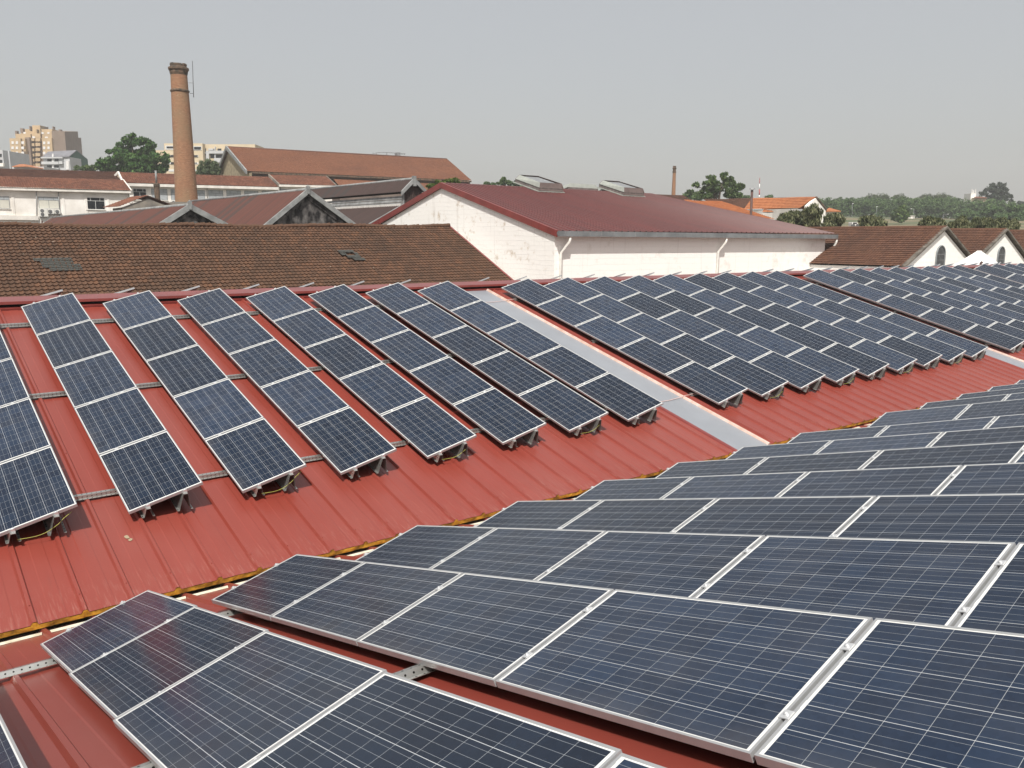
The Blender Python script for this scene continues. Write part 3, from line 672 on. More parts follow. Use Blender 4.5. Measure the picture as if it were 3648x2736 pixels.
def scrap(c, rx, ry, seed, label):
    rnd = random.Random(seed); pts = []
    for i in range(9):
        th = i/9*2*math.pi; rr = rnd.uniform(.55, 1.1); pts.append(c+eX*(math.cos(th)*rx*rr)+sA*(math.sin(th)*ry*rr)+nA*rnd.uniform(0, .008))
    m = MB(); m.slab(pts, nA*.002); tag(obj('torn_scrap', m, M_LEAF_DRY), label, 'scrap', 'scraps lying on the red roof')
scrap(onroof(452, 1914), .035, .05, 1, 'larger beige torn scrap on the red roof left of centre')
scrap(onroof(464, 1924), .03, .03, 2, 'smaller beige torn scrap just right of the larger one on the red roof')
# ================================================================== GROUND AND HILL
mb = MB(); mb.quad((-415, -55, GZ), (895, -55, GZ), (895, 615, GZ), (-415, 615, GZ))
o = obj('ground', mb, M_GROUND); o['kind'] = 'structure'
def hill_z(x, y):
    d = math.hypot(x, y); az = math.degrees(math.atan2(x, y))
    dd = x*.6155+y*.7882; t = max(0, min(1, (dd-105)/60)); t = t*t*(3-2*t)
    w_ = max(0, min(1, (az-50)/8)); top = 2.9+(min(dd, 385)-200)*.043+max(0, dd-385)*.006+.35*math.sin(x*.045)+.3*math.sin(y*.06+2)
    return GZ-.4+t*w_*(top-GZ+.4)
mb = MB(); na, nd = 60, 44
for i in range(na+1):
    az = math.radians(44+i/na*42)
    for j in range(nd+1):
        d = 120+520*(j/nd)**1.3; x, y = d*math.sin(az), d*math.cos(az); mb.v.append((x, y, hill_z(x, y)))
for i in range(na):
    for j in range(nd):
        mb.f.append((i*(nd+1)+j, i*(nd+1)+j+1, (i+1)*(nd+1)+j+1, (i+1)*(nd+1)+j)); mb.mi.append(0); mb.uv.append(None)
mb.sm = True
o = obj('hill', mb, M_HILL); o['kind'] = 'structure'

def gable_house(name, label, cat, ridge0, ridge1, eaveL0, eaveL1, eaveR0, eaveR1): pass
def zdown(p, z=GZ): return Vector((p.x, p.y, z))
def lift(p, d): return p+Vector((0, 0, d))

# ================================================================== BROWN TILED SHED BEHIND THE RIDGE
br = thing('tiled_shed', 'long low shed with weathered brown tile roof just behind the red ridge', 'shed', (15, 50, GZ))
RA, RB = atY(-260, 806, 50), atY(1600, 808, 50); xr = RB.x
EB = Vector((xr, 40.4, atX(1806, 985, xr).z-(atX(1806, 985, xr).y-40.4)*.47)); EA = Vector((RA.x, 40.4, EB.z-.25))
part('roof', tile_patch(RA, RB, EB, EA, .35, .25, .026, .060, 6, .03, 5, 1400), M_TILE_BROWN, br, 'front roof slope of worn brown tiles')
def rib(A, B, C, Dd, u0, u1, r0_, r1_, nr, up_=.085):   # sub-rectangle of a patch, raised slightly
    P = lambda u, t: (A*(1-t)+Dd*t)*(1-u)+(B*(1-t)+C*t)*u
    n_ = patch(A, B, C, Dd)[4]*up_
    return [P(u0, r0_/nr)+n_, P(u1, r0_/nr)+n_, P(u1, r1_/nr)+n_, P(u0, r1_/nr)+n_]
def find_uv(A, B, C, Dd, x, y):
    n_ = patch(A, B, C, Dd)[4]; d = ray(x, y); p = d*(n_.dot(A)/n_.dot(d))
    u = (p.x-A.x)/(B.x-A.x); top = A.lerp(B, u); bot = Dd.lerp(C, u); t = (p-top).dot((bot-top))/((bot-top).length_squared); return u, t
WdB = (RB-RA).length; LnB = (EA-RA).length; NR = round(LnB/.35)
def tile_group(x0, y0, x1, y1, cells):
    u0, t0 = find_uv(RA, RB, EB, EA, x0, y0); u1, t1 = find_uv(RA, RB, EB, EA, x1, y1); m = MB(); rr0 = round(t0*NR)
    cw = .13/WdB; k0 = round(u0/cw)
    for dr, a, b in cells:
        q = rib(RA, RB, EB, EA, (k0+a)*cw, (k0+b)*cw, rr0+dr, rr0+dr+1, NR)
        s_ = tile_patch(*q, row=9, wave=.25, amp=.008, step=.02, ns=6); m.add(s_.v, s_.f, s_.uv)
    return m
part('glass_tiles', tile_group(113, 922, 240, 922, [(0, 0, 13), (1, 2, 13), (2, 2, 15), (3, 4, 15)]), M_TILE_GREY, br, 'patch of grey glass tiles at left')
part('glass_tiles', tile_group(1200, 895, 1260, 895, [(0, 0, 4), (0, 4, 8), (1, 0, 3), (1, 7, 9), (2, 2, 9), (3, 4, 10)]), M_TILE_GREY, br, 'patch of dark grey tiles right of the middle')
mb = MB(); rnd = random.Random(4)
n = 96
for i in range(n):
    a = RA.lerp(RB, i/n)+Vector((0, 0, .0+rnd.uniform(0, .05)+.05*math.sin(i*.21))); b = RA.lerp(RB, (i+1.08)/n)+Vector((0, 0, .03+rnd.uniform(0, .05)+.05*math.sin(i*.21)))
    mb.tube([a, b], [.13, .145], 8)
part('ridge_tiles', mb, M_TILE_BROWN, br)
BA, BB = Vector((RA.x, 59, EA.z)), Vector((RB.x, 59, EB.z))
part('roof', tile_patch(RA, RB, BB, BA, .35, .25, .018, .045, 2, 0, 6, 500), M_TILE_BROWN, br)
part('wall', wall_poly([(RA.x+.2, 40.8, GZ), (xr-.25, 40.8, GZ), (xr-.25, 40.8, EB.z-.05), (RA.x+.2, 40.8, EA.z-.05)], (0, .4, 0), (1, 0, 0)), M_WHITEWASH2, br)
part('wall', wall_poly([(xr-.25, 41.2, GZ), (xr-.25, 58.6, GZ), (xr-.25, 58.6, EB.z-.05), (xr-.25, 50, RB.z-.15), (xr-.25, 41.2, EB.z)], (-.4, 0, 0), (0, 1, 0)), M_WHITEWASH2, br)
mb = beam(RB+Vector((-.02, 0, -.05)), EB+Vector((-.02, 0, -.05)), (.14, 0, 0), (0, .02, .12)); part('verge_tiles', mb, M_REDTRIM, br)

# ================================================================== WHITE WAREHOUSE WITH THE MAROON ROOF
wh = thing('warehouse', 'big whitewashed stone warehouse with maroon sheet roof and grey gutter', 'warehouse', (50, 53, GZ))
WX = 34.6; E0 = atX(1976, 818, WX); AP = atX(1575, 652, WX); yf = 2*AP.y-E0.y; F0 = Vector((WX, yf, E0.z))
E1 = atY(2975, 838, E0.y-.35); E1.z = E0.z+.02; RE = atY(2322, 690, AP.y); RE.z = AP.z+.05
F1 = Vector((E1.x, yf+.4, E0.z))
e0 = E0+Vector((-.12, -.35, -.08)); f0 = F0+Vector((-.12, .4, -.08)); ap = AP+Vector((-.12, 0, 0))
part('roof', corr_patch(ap, RE, E1, e0, .5, .05, trapez=True), M_MAROON, wh, 'front maroon roof slope')
part('roof', corr_patch(RE, ap, f0, F1, .25, .035, trapez=True), M_MAROON, wh)
part('roof', corr_patch(RE+Vector((.01, 0, 0)), RE+Vector((.02, .01, 0)), F1+Vector((.01, 0, 0)), E1+Vector((.01, 0, 0)), .33, .035, trapez=True), M_MAROON, wh)
mb = MB(); mb.slab([ap+Vector((0, -.3, -.06)), ap+Vector((0, 0, .05)), ap+Vector((0, .3, -.06))], RE-ap); part('ridge_cap', mb, M_MAROON, wh)
wz = E0.z-.42
gw = [Vector((WX, E0.y, GZ)), Vector((WX, yf, GZ)), Vector((WX, yf, wz)), AP+Vector((0, 0, -.35)), Vector((WX, E0.y, wz))]
part('wall', wall_poly(gw, (.6, 0, 0), (0, 1, 0)), M_WHITEWASH, wh, 'rough whitewashed stone gable')
XW1 = atY(2937, 900, E0.y).x
part('wall', wall_poly([(WX+.6, E0.y, GZ), (XW1, E0.y, GZ), (XW1, E0.y, wz+.1), (WX+.6, E0.y, wz+.1)], (0, .6, 0), (1, 0, 0)), M_WHITEWASH2, wh, 'white side wall half shaded by the eave')
part('wall', wall_poly([(XW1, E0.y+.6, GZ), (XW1, yf, GZ), (XW1, yf, wz), (XW1, E0.y+.6, wz)], (-.6, 0, 0), (0, 1, 0)), M_WHITEWASH2, wh)
for a, b in ((ap, e0), (ap, f0)):
    part('verge_board', beam(a+Vector((-.05, 0, .05)), b+Vector((-.05, 0, .05)), (.16, 0, 0), (0, 0, -.42)), M_REDTRIM, wh, 'red verge flashing')
gy = E0.y-.36; ov = .85
mb = MB(); mb.box(e0.x, E1.x+.1, gy-.24, gy-.06, E0.z-.42, E0.z-.08); mb.box(e0.x, E1.x+.1, gy-.06, gy+.36, E0.z-.30, E0.z-.14)
g_ = part('gutter', mb, M_ZINC, wh, 'grey zinc gutter along the eave')
mb = MB(); x = e0.x+.5
while x < E1.x: mb.box(x, x+.035, gy-.255, gy-.241, E0.z-.42, E0.z-.085); x += 1.05
sub('gutter_joints', mb, M_GREYMETAL, g_)
for px in (2000, 2560, 2962):
    b = atY(px, 900, E0.y-.16); x = b.x
    part('downpipe', tube([(x+(.42 if px < 2900 else .1), gy-.13, E0.z-.5), (x+(.40 if px < 2900 else .1), gy-.12, E0.z-.75), (x, E0.y-.14, E0.z-1.45), (x, E0.y-.13, GZ)], .10, 8), M_PIPEWHITE, wh)
def ventilator(px0, py0, label, dx=2.6, dy=3.2, back=0):
    """curb with sloping louvre hood on the maroon roof"""
    n_ = patch(ap, RE, E1, e0)[4]; d = ray(px0, py0); c = d*(n_.dot(ap)/n_.dot(d)) if not back else Vector((back, AP.y+3.0, AP.z-.62))
    s_ = (e0-ap).normalized(); 
    if back: s_ = (f0-ap).normalized()
    up_ = Vector((0, 0, 1)) if True else n_; X = Vector((1, 0, 0)); s_ = -s_          # s_: up the slope
    h = .72
    v = thing('roof_ventilator', label, 'roof ventilator', tuple(c), 'ventilators on the maroon roof')
    Q = lambda x, t, z: c+X*x+s_*t+n_*z if not back else c+X*x+s_*t+Vector((0, 0, 1))*z
    def hex_(pts, nm, m):
        b = MB(); b.add(pts, [(0, 3, 2, 1), (4, 5, 6, 7), (0, 1, 5, 4), (1, 2, 6, 5), (2, 3, 7, 6), (3, 0, 4, 7)]); part(nm, b, m, v)
    hex_([Q(-.12, -.1, .03), Q(dx+.12, -.1, .03), Q(dx+.12, dy+.1, .03), Q(-.12, dy+.1, .03), Q(-.12, -.1, .09), Q(dx+.12, -.1, .09), Q(dx+.12, dy+.1, .09), Q(-.12, dy+.1, .09)], 'flashing', M_VENTSIDE)
    hex_([Q(.04, .04, .09), Q(dx-.04, .04, .09), Q(dx-.04, dy, .09), Q(.04, dy, .09), Q(.04, .04, .36), Q(dx-.04, .04, .36), Q(dx-.04, dy, .36), Q(.04, dy, .36)], 'louvre_band', M_VENTDARK)
    def wallh(a0, a1, b0, b1, nm, m):
        pts = [a0, a1, b1, b0]; b = MB(); ctr = Q(dx/2, dy/2, .5); off = (ctr-(a0+a1+b0+b1)/4); off.z = 0; off = off.normalized()*.05
        b.slab(pts, off); part(nm, b, m, v)
    i = .28
    wallh(Q(0, 0, .13), Q(dx, 0, .13), Q(i*.4, .22, h), Q(dx-i*.4, .22, h), 'front_panel', M_VENTFRONT if not back else M_VENTSIDE)
    wallh(Q(0, dy, .36), Q(0, 0, .36), Q(i, dy-.1, h), Q(i*.4, .22, h), 'side_panel', M_VENTSIDE)
    wallh(Q(dx, 0, .36), Q(dx, dy, .36), Q(dx-i*.4, .22, h), Q(dx-i, dy-.1, h), 'side_panel', M_VENTFRONT)
    wallh(Q(dx, dy, .36), Q(0, dy, .36), Q(dx-i, dy-.1, h), Q(i, dy-.1, h), 'back_panel', M_VENTDARK if not back else M_VENTSIDE)
    hex_([Q(.5, .5, .62), Q(dx-.5, .5, .62), Q(dx-.5, dy-.4, .62), Q(.5, dy-.4, .62), Q(.5, .5, .66), Q(dx-.5, .5, .66), Q(dx-.5, dy-.4, .66), Q(.5, dy-.4, .66)], 'damper_flap', M_GREYMETAL)
ventilator(1918, 684, 'louvred roof ventilator nearest the white gable on the maroon roof')
ventilator(2219, 699, 'louvred roof ventilator farther right on the maroon roof')
ventilator(0, 0, 'pale ventilator on the hidden slope between the two louvred ones', 3.6, 2.2, atY(2006, 660, AP.y+1.5).x)
ventilator(0, 0, 'pale ventilator almost hidden behind the maroon roof ridge', 3.0, 2.2, atY(2140, 672, AP.y+1.5).x)

# ================================================================== CORRUGATED SHEDS
SY = 70.0
def shed(apx, apy, lpx, lpy, rpx, rpy, Lend, name, label, M_, stone, halfw, ns=1):
    A = atY(apx, apy, SY); L = atY(lpx, lpy, SY); R = atY(rpx, rpy, SY)
    sl = (A.z-L.z)/(A.x-L.x); sr = (A.z-R.z)/(R.x-A.x)
    L2 = Vector((A.x-halfw[0], SY, A.z-halfw[0]*sl)); R2 = Vector((A.x+halfw[1], SY, A.z-halfw[1]*sr))
    t = thing(name, label, 'shed', (A.x, SY, GZ)); off = Vector((0, Lend-SY, 0))
    f = Vector((0, -.35, 0))
    part('roof', corr_patch(A+off, A+f, L2+f, L2+off, .32, .05, 4), M_, t)
    part('roof', corr_patch(A+f, A+off, R2+off, R2+f, .32, .05, 4), M_, t)
    part('ridge_cap', tube([A+f+Vector((0, 0, .02)), A+off+Vector((0, 0, .02))], .14, 8), M_GREYVERGE, t)
    for p in (L2, R2):
        part('verge_board', beam(A+f*1.2+Vector((0, 0, .12)), p+f*1.2+Vector((0, 0, .12)), (0, .22, 0), (0, 0, -.50)), M_GREYVERGE, t, 'grey verge board')
        part('rafter', beam(A+f*.4+Vector((0, 0, -.5)), p+f*.4+Vector((0, 0, -.5)), (0, .15, 0), (0, 0, -.30)), M_DARKSTONE if stone else M_SLATE, t)
    mb = MB(); mb.box(A.x-.13, A.x+.13, SY-.50, SY-.15, A.z-.35, A.z+.30); mb.tube([(A.x, SY-.3, A.z+.3), (A.x, SY-.3, A.z+.42)], [.1, .02], 6); part('finial', mb, M_GREYVERGE, t)
    if stone:
        part('wall', wall_poly([(L2.x+.1, SY, GZ), (R2.x-.1, SY, GZ), (R2.x-.1, SY, R2.z-.25), (A.x, SY, A.z-.35), (L2.x+.1, SY, L2.z-.25)], (0, .5, 0), (1, 0, 0)), M_DARKSTONE, t, 'blackened stone gable')
    part('wall', wall_poly([(L2.x+.1, SY+.5, GZ), (L2.x+.1, Lend, GZ), (L2.x+.1, Lend, L2.z-.2), (L2.x+.1, SY+.5, L2.z-.2)], (.3, 0, 0), (0, 1, 0)), M_PLASTERDIRTY, t)
    return t, A, L2, R2, sl, sr
shed(672, 731, 545, 811, 820, 808, 131, 'corrugated_shed', 'left of two rust-red corrugated sheds with dark stone gable', M_SHEDRED, True, (9, 4.2))
shed(1092, 676, 935, 806, 1268, 806, 103, 'corrugated_shed', 'taller middle rust-red corrugated shed, blackened gable beside lantern roof', M_SHEDRED, True, (5.0, 6.0))
# the third bay has a raised lantern
A = atY(1470, 637, SY); la, lb = atY(1425, 684, SY), atY(1515, 684, SY); t = thing('lantern_shed', 'dark brown corrugated shed with raised lantern roof and grey gable edge', 'shed', (A.x, SY, GZ))
OFF = Vector((0, 34, 0)); f = Vector((0, -.3, 0))
part('lantern_roof', corr_patch(A+OFF, A+f, la+f, la+OFF, .35, .05, 4), M_SHEDDARK, t); part('lantern_roof', corr_patch(A+f, A+OFF, lb+OFF, lb+f, .2, .03, 4), M_SHEDDARK, t)
part('ridge_cap', tube([A+f, A+OFF], .13, 8), M_GREYVERGE, t)
for p in (la, lb): part('verge_board', beam(A+f*1.3+Vector((0, 0, .1)), p+f*1.3+Vector((0, 0, .1)), (0, .2, 0), (0, 0, -.42)), M_GREYVERGE, t)
mb = MB(); mb.box(A.x-.16, A.x+.16, SY-.45, SY-.1, A.z-.7, A.z+.25); part('finial', mb, M_GREYVERGE, t)
lw, rw_ = atY(1436, 700, SY), atY(1503, 700, SY); lbz = atY(1436, 718, SY).z-.3
mb = corr_patch((lw.x, SY+.02, la.z+.1), (rw_.x, SY+.02, la.z+.1), (rw_.x, SY+.02, lbz-1), (lw.x, SY+.02, lbz-1), .25, .03, 4); part('lantern_gable', mb, M_SHEDDARK, t)
part('lantern_gable', wall_poly([(lw.x, SY+.06, la.z-.4), (rw_.x, SY+.06, la.z-.4), (rw_.x, SY+.06, la.z+.1), (A.x, SY+.06, A.z-.25), (lw.x, SY+.06, la.z+.1)], (0, .1, 0), (1, 0, 0)), M_SHEDDARK, t)
for xx in (lw.x-.1, rw_.x-.05): mb = MB(); mb.box(xx, xx+.16, SY-.12, SY-.03, lbz, la.z); part('corner_board', mb, M_GREYVERGE, t)
mb = MB()
for i in range(4): mb.slab([(lw.x-.02+i*-.05, SY+.05, la.z-.35-i*.30), (lw.x-.02-i*.05, SY+34, la.z-.35-i*.30), (lw.x-.12-i*.05, SY+34, la.z-.62-i*.30), (lw.x-.12-i*.05, SY+.05, la.z-.62-i*.30)], (.03, 0, 0))
part('louvre_boards', mb, M_GREYVERGE, t, 'grey louvre boards below the lantern eave')
mb = MB(); mb.box(lw.x-.36, lw.x-.26, SY+.05, SY+34, lbz-.12, lbz+.10); part('lantern_sill', mb, M_PIPEWHITE, t)
mr = Vector((lw.x-.1, SY, lbz)); mlv = atY(1310, 800, SY); sl = (mr.z-mlv.z)/(mr.x-mlv.x); ml = Vector((mr.x-7, SY, mr.z-7*sl)); rr = Vector((rw_.x+.1, SY, lbz)); rr2 = Vector((rr.x+7, SY, rr.z-7*sl))
part('roof', corr_patch(mr+OFF, mr+f, ml+f, ml+OFF, .35, .05, 4), M_SHEDDARK, t); part('roof', corr_patch(rr+f, rr+OFF, rr2+OFF, rr2+f, .2, .03, 4), M_SHEDDARK, t)
for a, p in ((mr, ml), (rr, rr2)): part('verge_board', beam(a+f*1.3+Vector((0, 0, .1)), p+f*1.3+Vector((0, 0, .1)), (0, .2, 0), (0, 0, -.45)), M_GREYVERGE, t)
part('wall', wall_poly([(ml.x+.1, SY+.1, GZ), (rr2.x-.1, SY+.1, GZ), (rr2.x-.1, SY+.1, rr2.z-.2), (rr.x, SY+.1, lbz-.3), (mr.x, SY+.1, lbz-.3), (ml.x+.1, SY+.1, ml.z-.2)], (0, .4, 0), (1, 0, 0)), M_DARKSTONE, t)

# ================================================================== BRICK CHIMNEY
cb = atD(664, 700, 108); ct = atD(643, 250, 108); cx, cy = cb.x, cb.y
def cr(px): return px/2/FPX*108
zz = lambda y: atD(650, y, 108).z
mb = MB(); mb.lathe([(cr(80), GZ), (cr(77), zz(720)), (cr(69), zz(575)), (cr(61.5), zz(400)), (cr(58), zz(336))], (cx, cy), 48)
ch = thing('brick_chimney', 'tall round brick factory chimney with dark rings and broken rim', 'chimney', (cx, cy, GZ))
part('shaft', mb, M_BRICK, ch)
mb = MB(); mb.lathe([(cr(58), zz(340)), (cr(64), zz(338)), (cr(64), zz(334)), (cr(57), zz(331))], (cx, cy), 40); part('ring', mb, M_BRICKDARK, ch)
mb = MB(); mb.lathe([(cr(57), zz(333)), (cr(55), zz(282))], (cx, cy), 48); part('neck', mb, M_BRICK, ch)
mb = MB(); mb.lathe([(cr(54), zz(285)), (cr(60), zz(274)), (cr(60), zz(270)), (cr(68), zz(264)), (cr(68), zz(258)), (cr(56), zz(255))], (cx, cy), 40); part('cornice', mb, M_BRICKDARK, ch)
mb = MB(); mb.lathe([(cr(54), zz(257)), (cr(54), zz(249))], (cx, cy), 40); rnd = random.Random(8)
for k in range(22):
    if rnd.random() < .72:
        a = 2*math.pi*k/22; m_ = Matrix.Translation((cx, cy, 0)) @ Matrix.Rotation(a, 4, 'Z'); mb.box(cr(54)-.3, cr(54), -.26, .26, zz(250), zz(245)+rnd.uniform(-.12, .05), m_)
part('broken_rim', mb, M_BRICKDARK, ch)
mb = MB(); mb.box(cx-2.2, cx+2.2, cy-2.2, cy+2.2, GZ, zz(722)); part('plinth', mb, M_PLASTERDIRTY, ch)
rx = atD(688, 270, 108); ro = thing('lightning_rod', 'thin lightning rod bracketed to the top of the tall chimney', 'lightning rod', tuple(rx))
d2 = 108
p1, p2 = atD(690, 347, d2), atD(685.5, 219, d2); part('rod', tube([p1, p2, p2+Vector((0, 0, .05))], [.045, .03, .09], 6), M_GREYMETAL, ro)
for yy, xx in ((295, 672), (333, 676)): part('bracket', tube([atD(xx, yy, d2), atD(689, yy+.5, d2)], .03, 6), M_GREYMETAL, ro)

# ================================================================== WHITE OFFICE BUILDINGS AT LEFT
def window(bld, x0, y0, x1, y1, Y, kind, sub_w=2, transom=.28, nm='window'):
    a, b = atY(x0, y1, Y), atY(x1, y0, Y); mb = MB(); w = b.x-a.x; h = b.z-a.z; t = .055
    yy0, yy1 = Y-.05, Y-.005
    fr = MB(); fr.box(a.x, b.x, yy0, yy1, a.z, a.z+t); fr.box(a.x, b.x, yy0, yy1, b.z-t, b.z); fr.box(a.x, a.x+t, yy0, yy1, a.z+t, b.z-t); fr.box(b.x-t, b.x, yy0, yy1, a.z+t, b.z-t)
    zt = b.z-h*transom; fr.box(a.x+t, b.x-t, yy0+.006, yy1-.003, zt-t/2, zt+t/2)
    for k in range(1, sub_w): xx = a.x+w*k/sub_w; fr.box(xx-t/2, xx+t/2, yy0+.004, yy1-.004, a.z+t, zt-t/2)
    for k in (.25, .75): xx = a.x+w*k; fr.box(xx-t/2, xx+t/2, yy0+.004, yy1-.004, zt+t/2, b.z-t)
    fo = part(nm, fr, M_WHITEFR if kind == 'dark' else M_GREYFR, bld)
    gl = MB(); gl.box(a.x+t*.5, b.x-t*.5, Y-.022, Y-.006, a.z+t*.5, b.z-t*.5); sub('pane', gl, M_GLASS, fo)
    if kind != 'dark':
        bl = MB(); bl.box(a.x+t, b.x-t, Y-.03, Y-.0225, a.z+t, zt-t*.5); sub('blind', bl, M_BLIND if kind == 'blind' else M_BLINDG, fo)
        bl = MB(); bl.box(a.x+t, b.x-t, Y-.03, Y-.0225, zt+t*.5, b.z-t); sub('blind', bl, M_BLINDG, fo)
    sl_ = MB(); sl_.box(a.x-.08, b.x+.08, Y-.12, Y-.002, a.z-.09, a.z-.002); sub('sill', sl_, M_PLASTER_LEDGE, fo)
YB = 134.0
wb = thing('office_building', 'white two-storey building at far left with tiled roof and air conditioners', 'building', (0, YB, GZ))
zE = lambda x, y: atY(x, y, YB-.45)
eL, eR = zE(-420, 655), zE(466, 679); rL, rR = atY(-420, 615, YB+4.2), atY(437, 641, YB+4.2)
part('roof', tile_patch(rL, rR, eR, eL, .40, .30, .03, .05, 3, 0, 1, 700), M_TILE_RED, wb, 'front terracotta slope')
zz1 = atY(466, 672, YB); xR = atY(462, 700, YB).x; xL = eL.x
part('wall', wall_poly([(xL, YB, GZ), (xR, YB, GZ), (xR, YB, zz1.z-.15), (xL, YB, eL.z-.1)], (0, .4, 0), (1, 0, 0)), M_PLASTER, wb)
part('wall', wall_poly([(xR, YB+.4, GZ), (xR, YB+8, GZ), (xR, YB+8, zz1.z-.2), (xR, YB+4.2, rR.z-.2), (xR, YB+.4, zz1.z-.2)], (-.3, 0, 0), (0, 1, 0)), M_PLASTER, wb)
part('eave_gutter', beam(eL+Vector((0, -.12, -.12)), eR+Vector((0, -.12, -.12)), (0, .55, 0), (0, 0, -.26)), M_PLASTER_LEDGE, wb)
part('verge_board', beam(rR, eR, (.16, 0, 0), (0, 0, .12)), M_PLASTER_LEDGE, wb)
mb = MB()
for px in (44, 224, 305, 384): a = atY(px, 700, YB); mb.box(a.x-.16, a.x+.16, YB-.06, YB-.001, GZ, a.z+.6)
part('pilaster', mb, M_PLASTER, wb)
l0, l1 = atY(-200, 779, YB), atY(136, 777, YB)
mb = MB(); mb.box(l0.x, l1.x, YB-.28, YB-.065, l1.z-.3, l1.z+.3); part('cornice', mb, M_PLASTER_LEDGE, wb)
for px, y0, y1 in ((129, 676, 780), (208, 684, 770), (459, 690, 720)):
    a, b = atY(px, y0, YB-.15), atY(px+ (5 if px == 208 else 2), y1, YB-.15); part('downpipe', tube([a, b], .05, 6), M_GREYMETAL, wb)
window(wb, -38, 700, 31.7, 742, YB, 'blind'); window(wb, 138.7, 702.7, 208, 742, YB, 'blind'); window(wb, 308.4, 704.6, 371.4, 745.7, YB, 'dark')
def ac(x0, y0, x1, y1, Y, fans, label):
    a, b = atY(x0, y1, Y), atY(x1, y0, Y); v = thing('air_conditioner', label, 'air conditioner', (a.x, Y-.3, a.z), 'air conditioner units on the white wall')
    mb = MB(); mb.box(a.x, b.x, Y-.42, Y-.07, a.z, b.z); part('casing', mb, M_ACWHITE, v)
    for cx_, cz_ in fans:
        c = Vector((a.x+(b.x-a.x)*cx_, Y-.425, a.z+(b.z-a.z)*cz_)); r = .42*min((b.x-a.x)*.9, (b.z-a.z)/(len(fans)))
        mb = MB(); mb.tube([c, c+Vector((0, -.03, 0))], [r, r], 18); mb.tube([c+Vector((0, -.031, 0)), c+Vector((0, -.04, 0))], [r*.62, r*.62], 14, 1); mb.tube([c+Vector((0, -.041, 0)), c+Vector((0, -.05, 0))], [r*.35, r*.35], 12); part('fan_grille', mb, [M_ACDARK, M_GREYMETAL], v)
    mb = MB(); mb.box(a.x+.05, b.x-.05, Y-.40, Y-.002, a.z-.07, a.z-.002); part('bracket', mb, M_GREYMETAL, v)
ac(139, 744, 168, 771, YB, [(.35, .74), (.35, .27)], 'tall air conditioner unit with two fans under the left office window')
ac(168.5, 746, 191, 761, YB, [(.38, .5)], 'smaller dark-fan air conditioner beside the tall two-fan unit')
ac(193.5, 747, 212, 761, YB, [(.45, .5)], 'rightmost of the three air conditioners under the left office window')
# darker roof behind
t = thing('tiled_hall', 'long dark old tile roof rising behind the white office building', 'building', (0, 146, GZ))
a, b = atY(-420, 588, 150), atY(436, 612, 150); c, d = atY(432, 645, 142), atY(-420, 625, 142)
part('roof', tile_patch(a, b, c, d, .40, .30, .03, .05, 2, 0, 2, 400), M_TILE_DARK, t); part('roof', tile_patch(b, a, d+Vector((0, 16, 0)), c+Vector((0, 16, 0)), .40, .30, .03, .05, 2, 0, 2, 400), M_TILE_DARK, t)
mb = MB(); mb.box(d.x, c.x-.3, 142.5, 157, GZ, min(c.z, d.z)-.3); part('wall', mb, M_PLASTER, t)
# second office wing
YC = 140.0
w2 = thing('office_wing', 'white office wing with a row of pale windows behind the chimney', 'building', (40, YC, GZ))
A1, A2 = atY(442, 651, YC-.6), atY(992, 666, YC-.6); B1, B2 = atY(424, 613, YC+5), atY(957, 630, YC+5)
part('roof', tile_patch(B1, B2, A2, A1, .40, .30, .03, .05, 3, 0, 3, 600), M_TILE_RED, w2)
part('roof', tile_patch(B2, B1, A1+Vector((0, 11.2, 0)), A2+Vector((0, 11.2, 0)), .40, .30, .03, .05, 2, 0, 3, 300), M_TILE_RED, w2)
C1, C2 = atY(994, 656, YC-.6), atY(1198, 661, YC-.6); D1, D2 = atY(957, 622, YC+5), atY(1162, 628, YC+5)
part('roof', tile_patch(D1, D2, C2, C1, .40, .30, .03, .05, 3, 0, 4, 300), M_TILE_RED, w2, 'slightly higher right part of the roof')
part('roof', tile_patch(D2, D1, C1+Vector((0, 11.2, 0)), C2+Vector((0, 11.2, 0)), .40, .30, .03, .05, 2, 0, 3, 300), M_TILE_RED, w2)
part('parapet', beam(D1+Vector((-.1, 0, .1)), C1+Vector((-.1, 0, .1)), (.22, 0, 0), (0, 0, -.5)), M_PLASTERDIRTY, w2)
part('verge_board', beam(D2, C2, (.12, 0, 0), (0, 0, .08)), M_PLASTERDIRTY, w2)
for p in (A1, A1+Vector((0, 11.2, 0))): part('verge_board', beam(B1+Vector((-.25, 0, .12)), p+Vector((-.25, 0, .12)), (.25, 0, 0), (0, 0, -.42)), M_PLASTER_LEDGE, w2)
part('eave_board', beam(A1+Vector((0, -.1, -.06)), A2+Vector((0, -.1, -.06)), (0, .55, 0), (0, 0, -.42)), M_PLASTER_LEDGE, w2)
part('eave_board', beam(C1+Vector((0, -.1, -.06)), C2+Vector((0, -.1, -.06)), (0, .55, 0), (0, 0, -.36)), M_PLASTER_LEDGE, w2)
xa, xb, xc = A1.x+.5, atY(992, 690, YC).x, atY(1182, 680, YC).x
part('wall', wall_poly([(xa, YC, GZ), (xb, YC, GZ), (xb, YC, A2.z-.2), (xa, YC, A1.z-.2)], (0, .4, 0), (1, 0, 0)), M_PLASTER, w2)
part('wall', wall_poly([(xb, YC, GZ), (xc, YC, GZ), (xc, YC, C2.z-.2), (xb, YC, C1.z-.2)], (0, .4, 0), (1, 0, 0)), M_PLASTER, w2)
part('wall', wall_poly([(xa, YC+.4, GZ), (xa, YC+10, GZ), (xa, YC+10, A1.z-.3), (xa, YC+5, B1.z-.3), (xa, YC+.4, A1.z-.3)], (.3, 0, 0), (0, 1, 0)), M_CREAMWALL, w2)
window(w2, 476, 673, 520, 712, YC, 'dark')
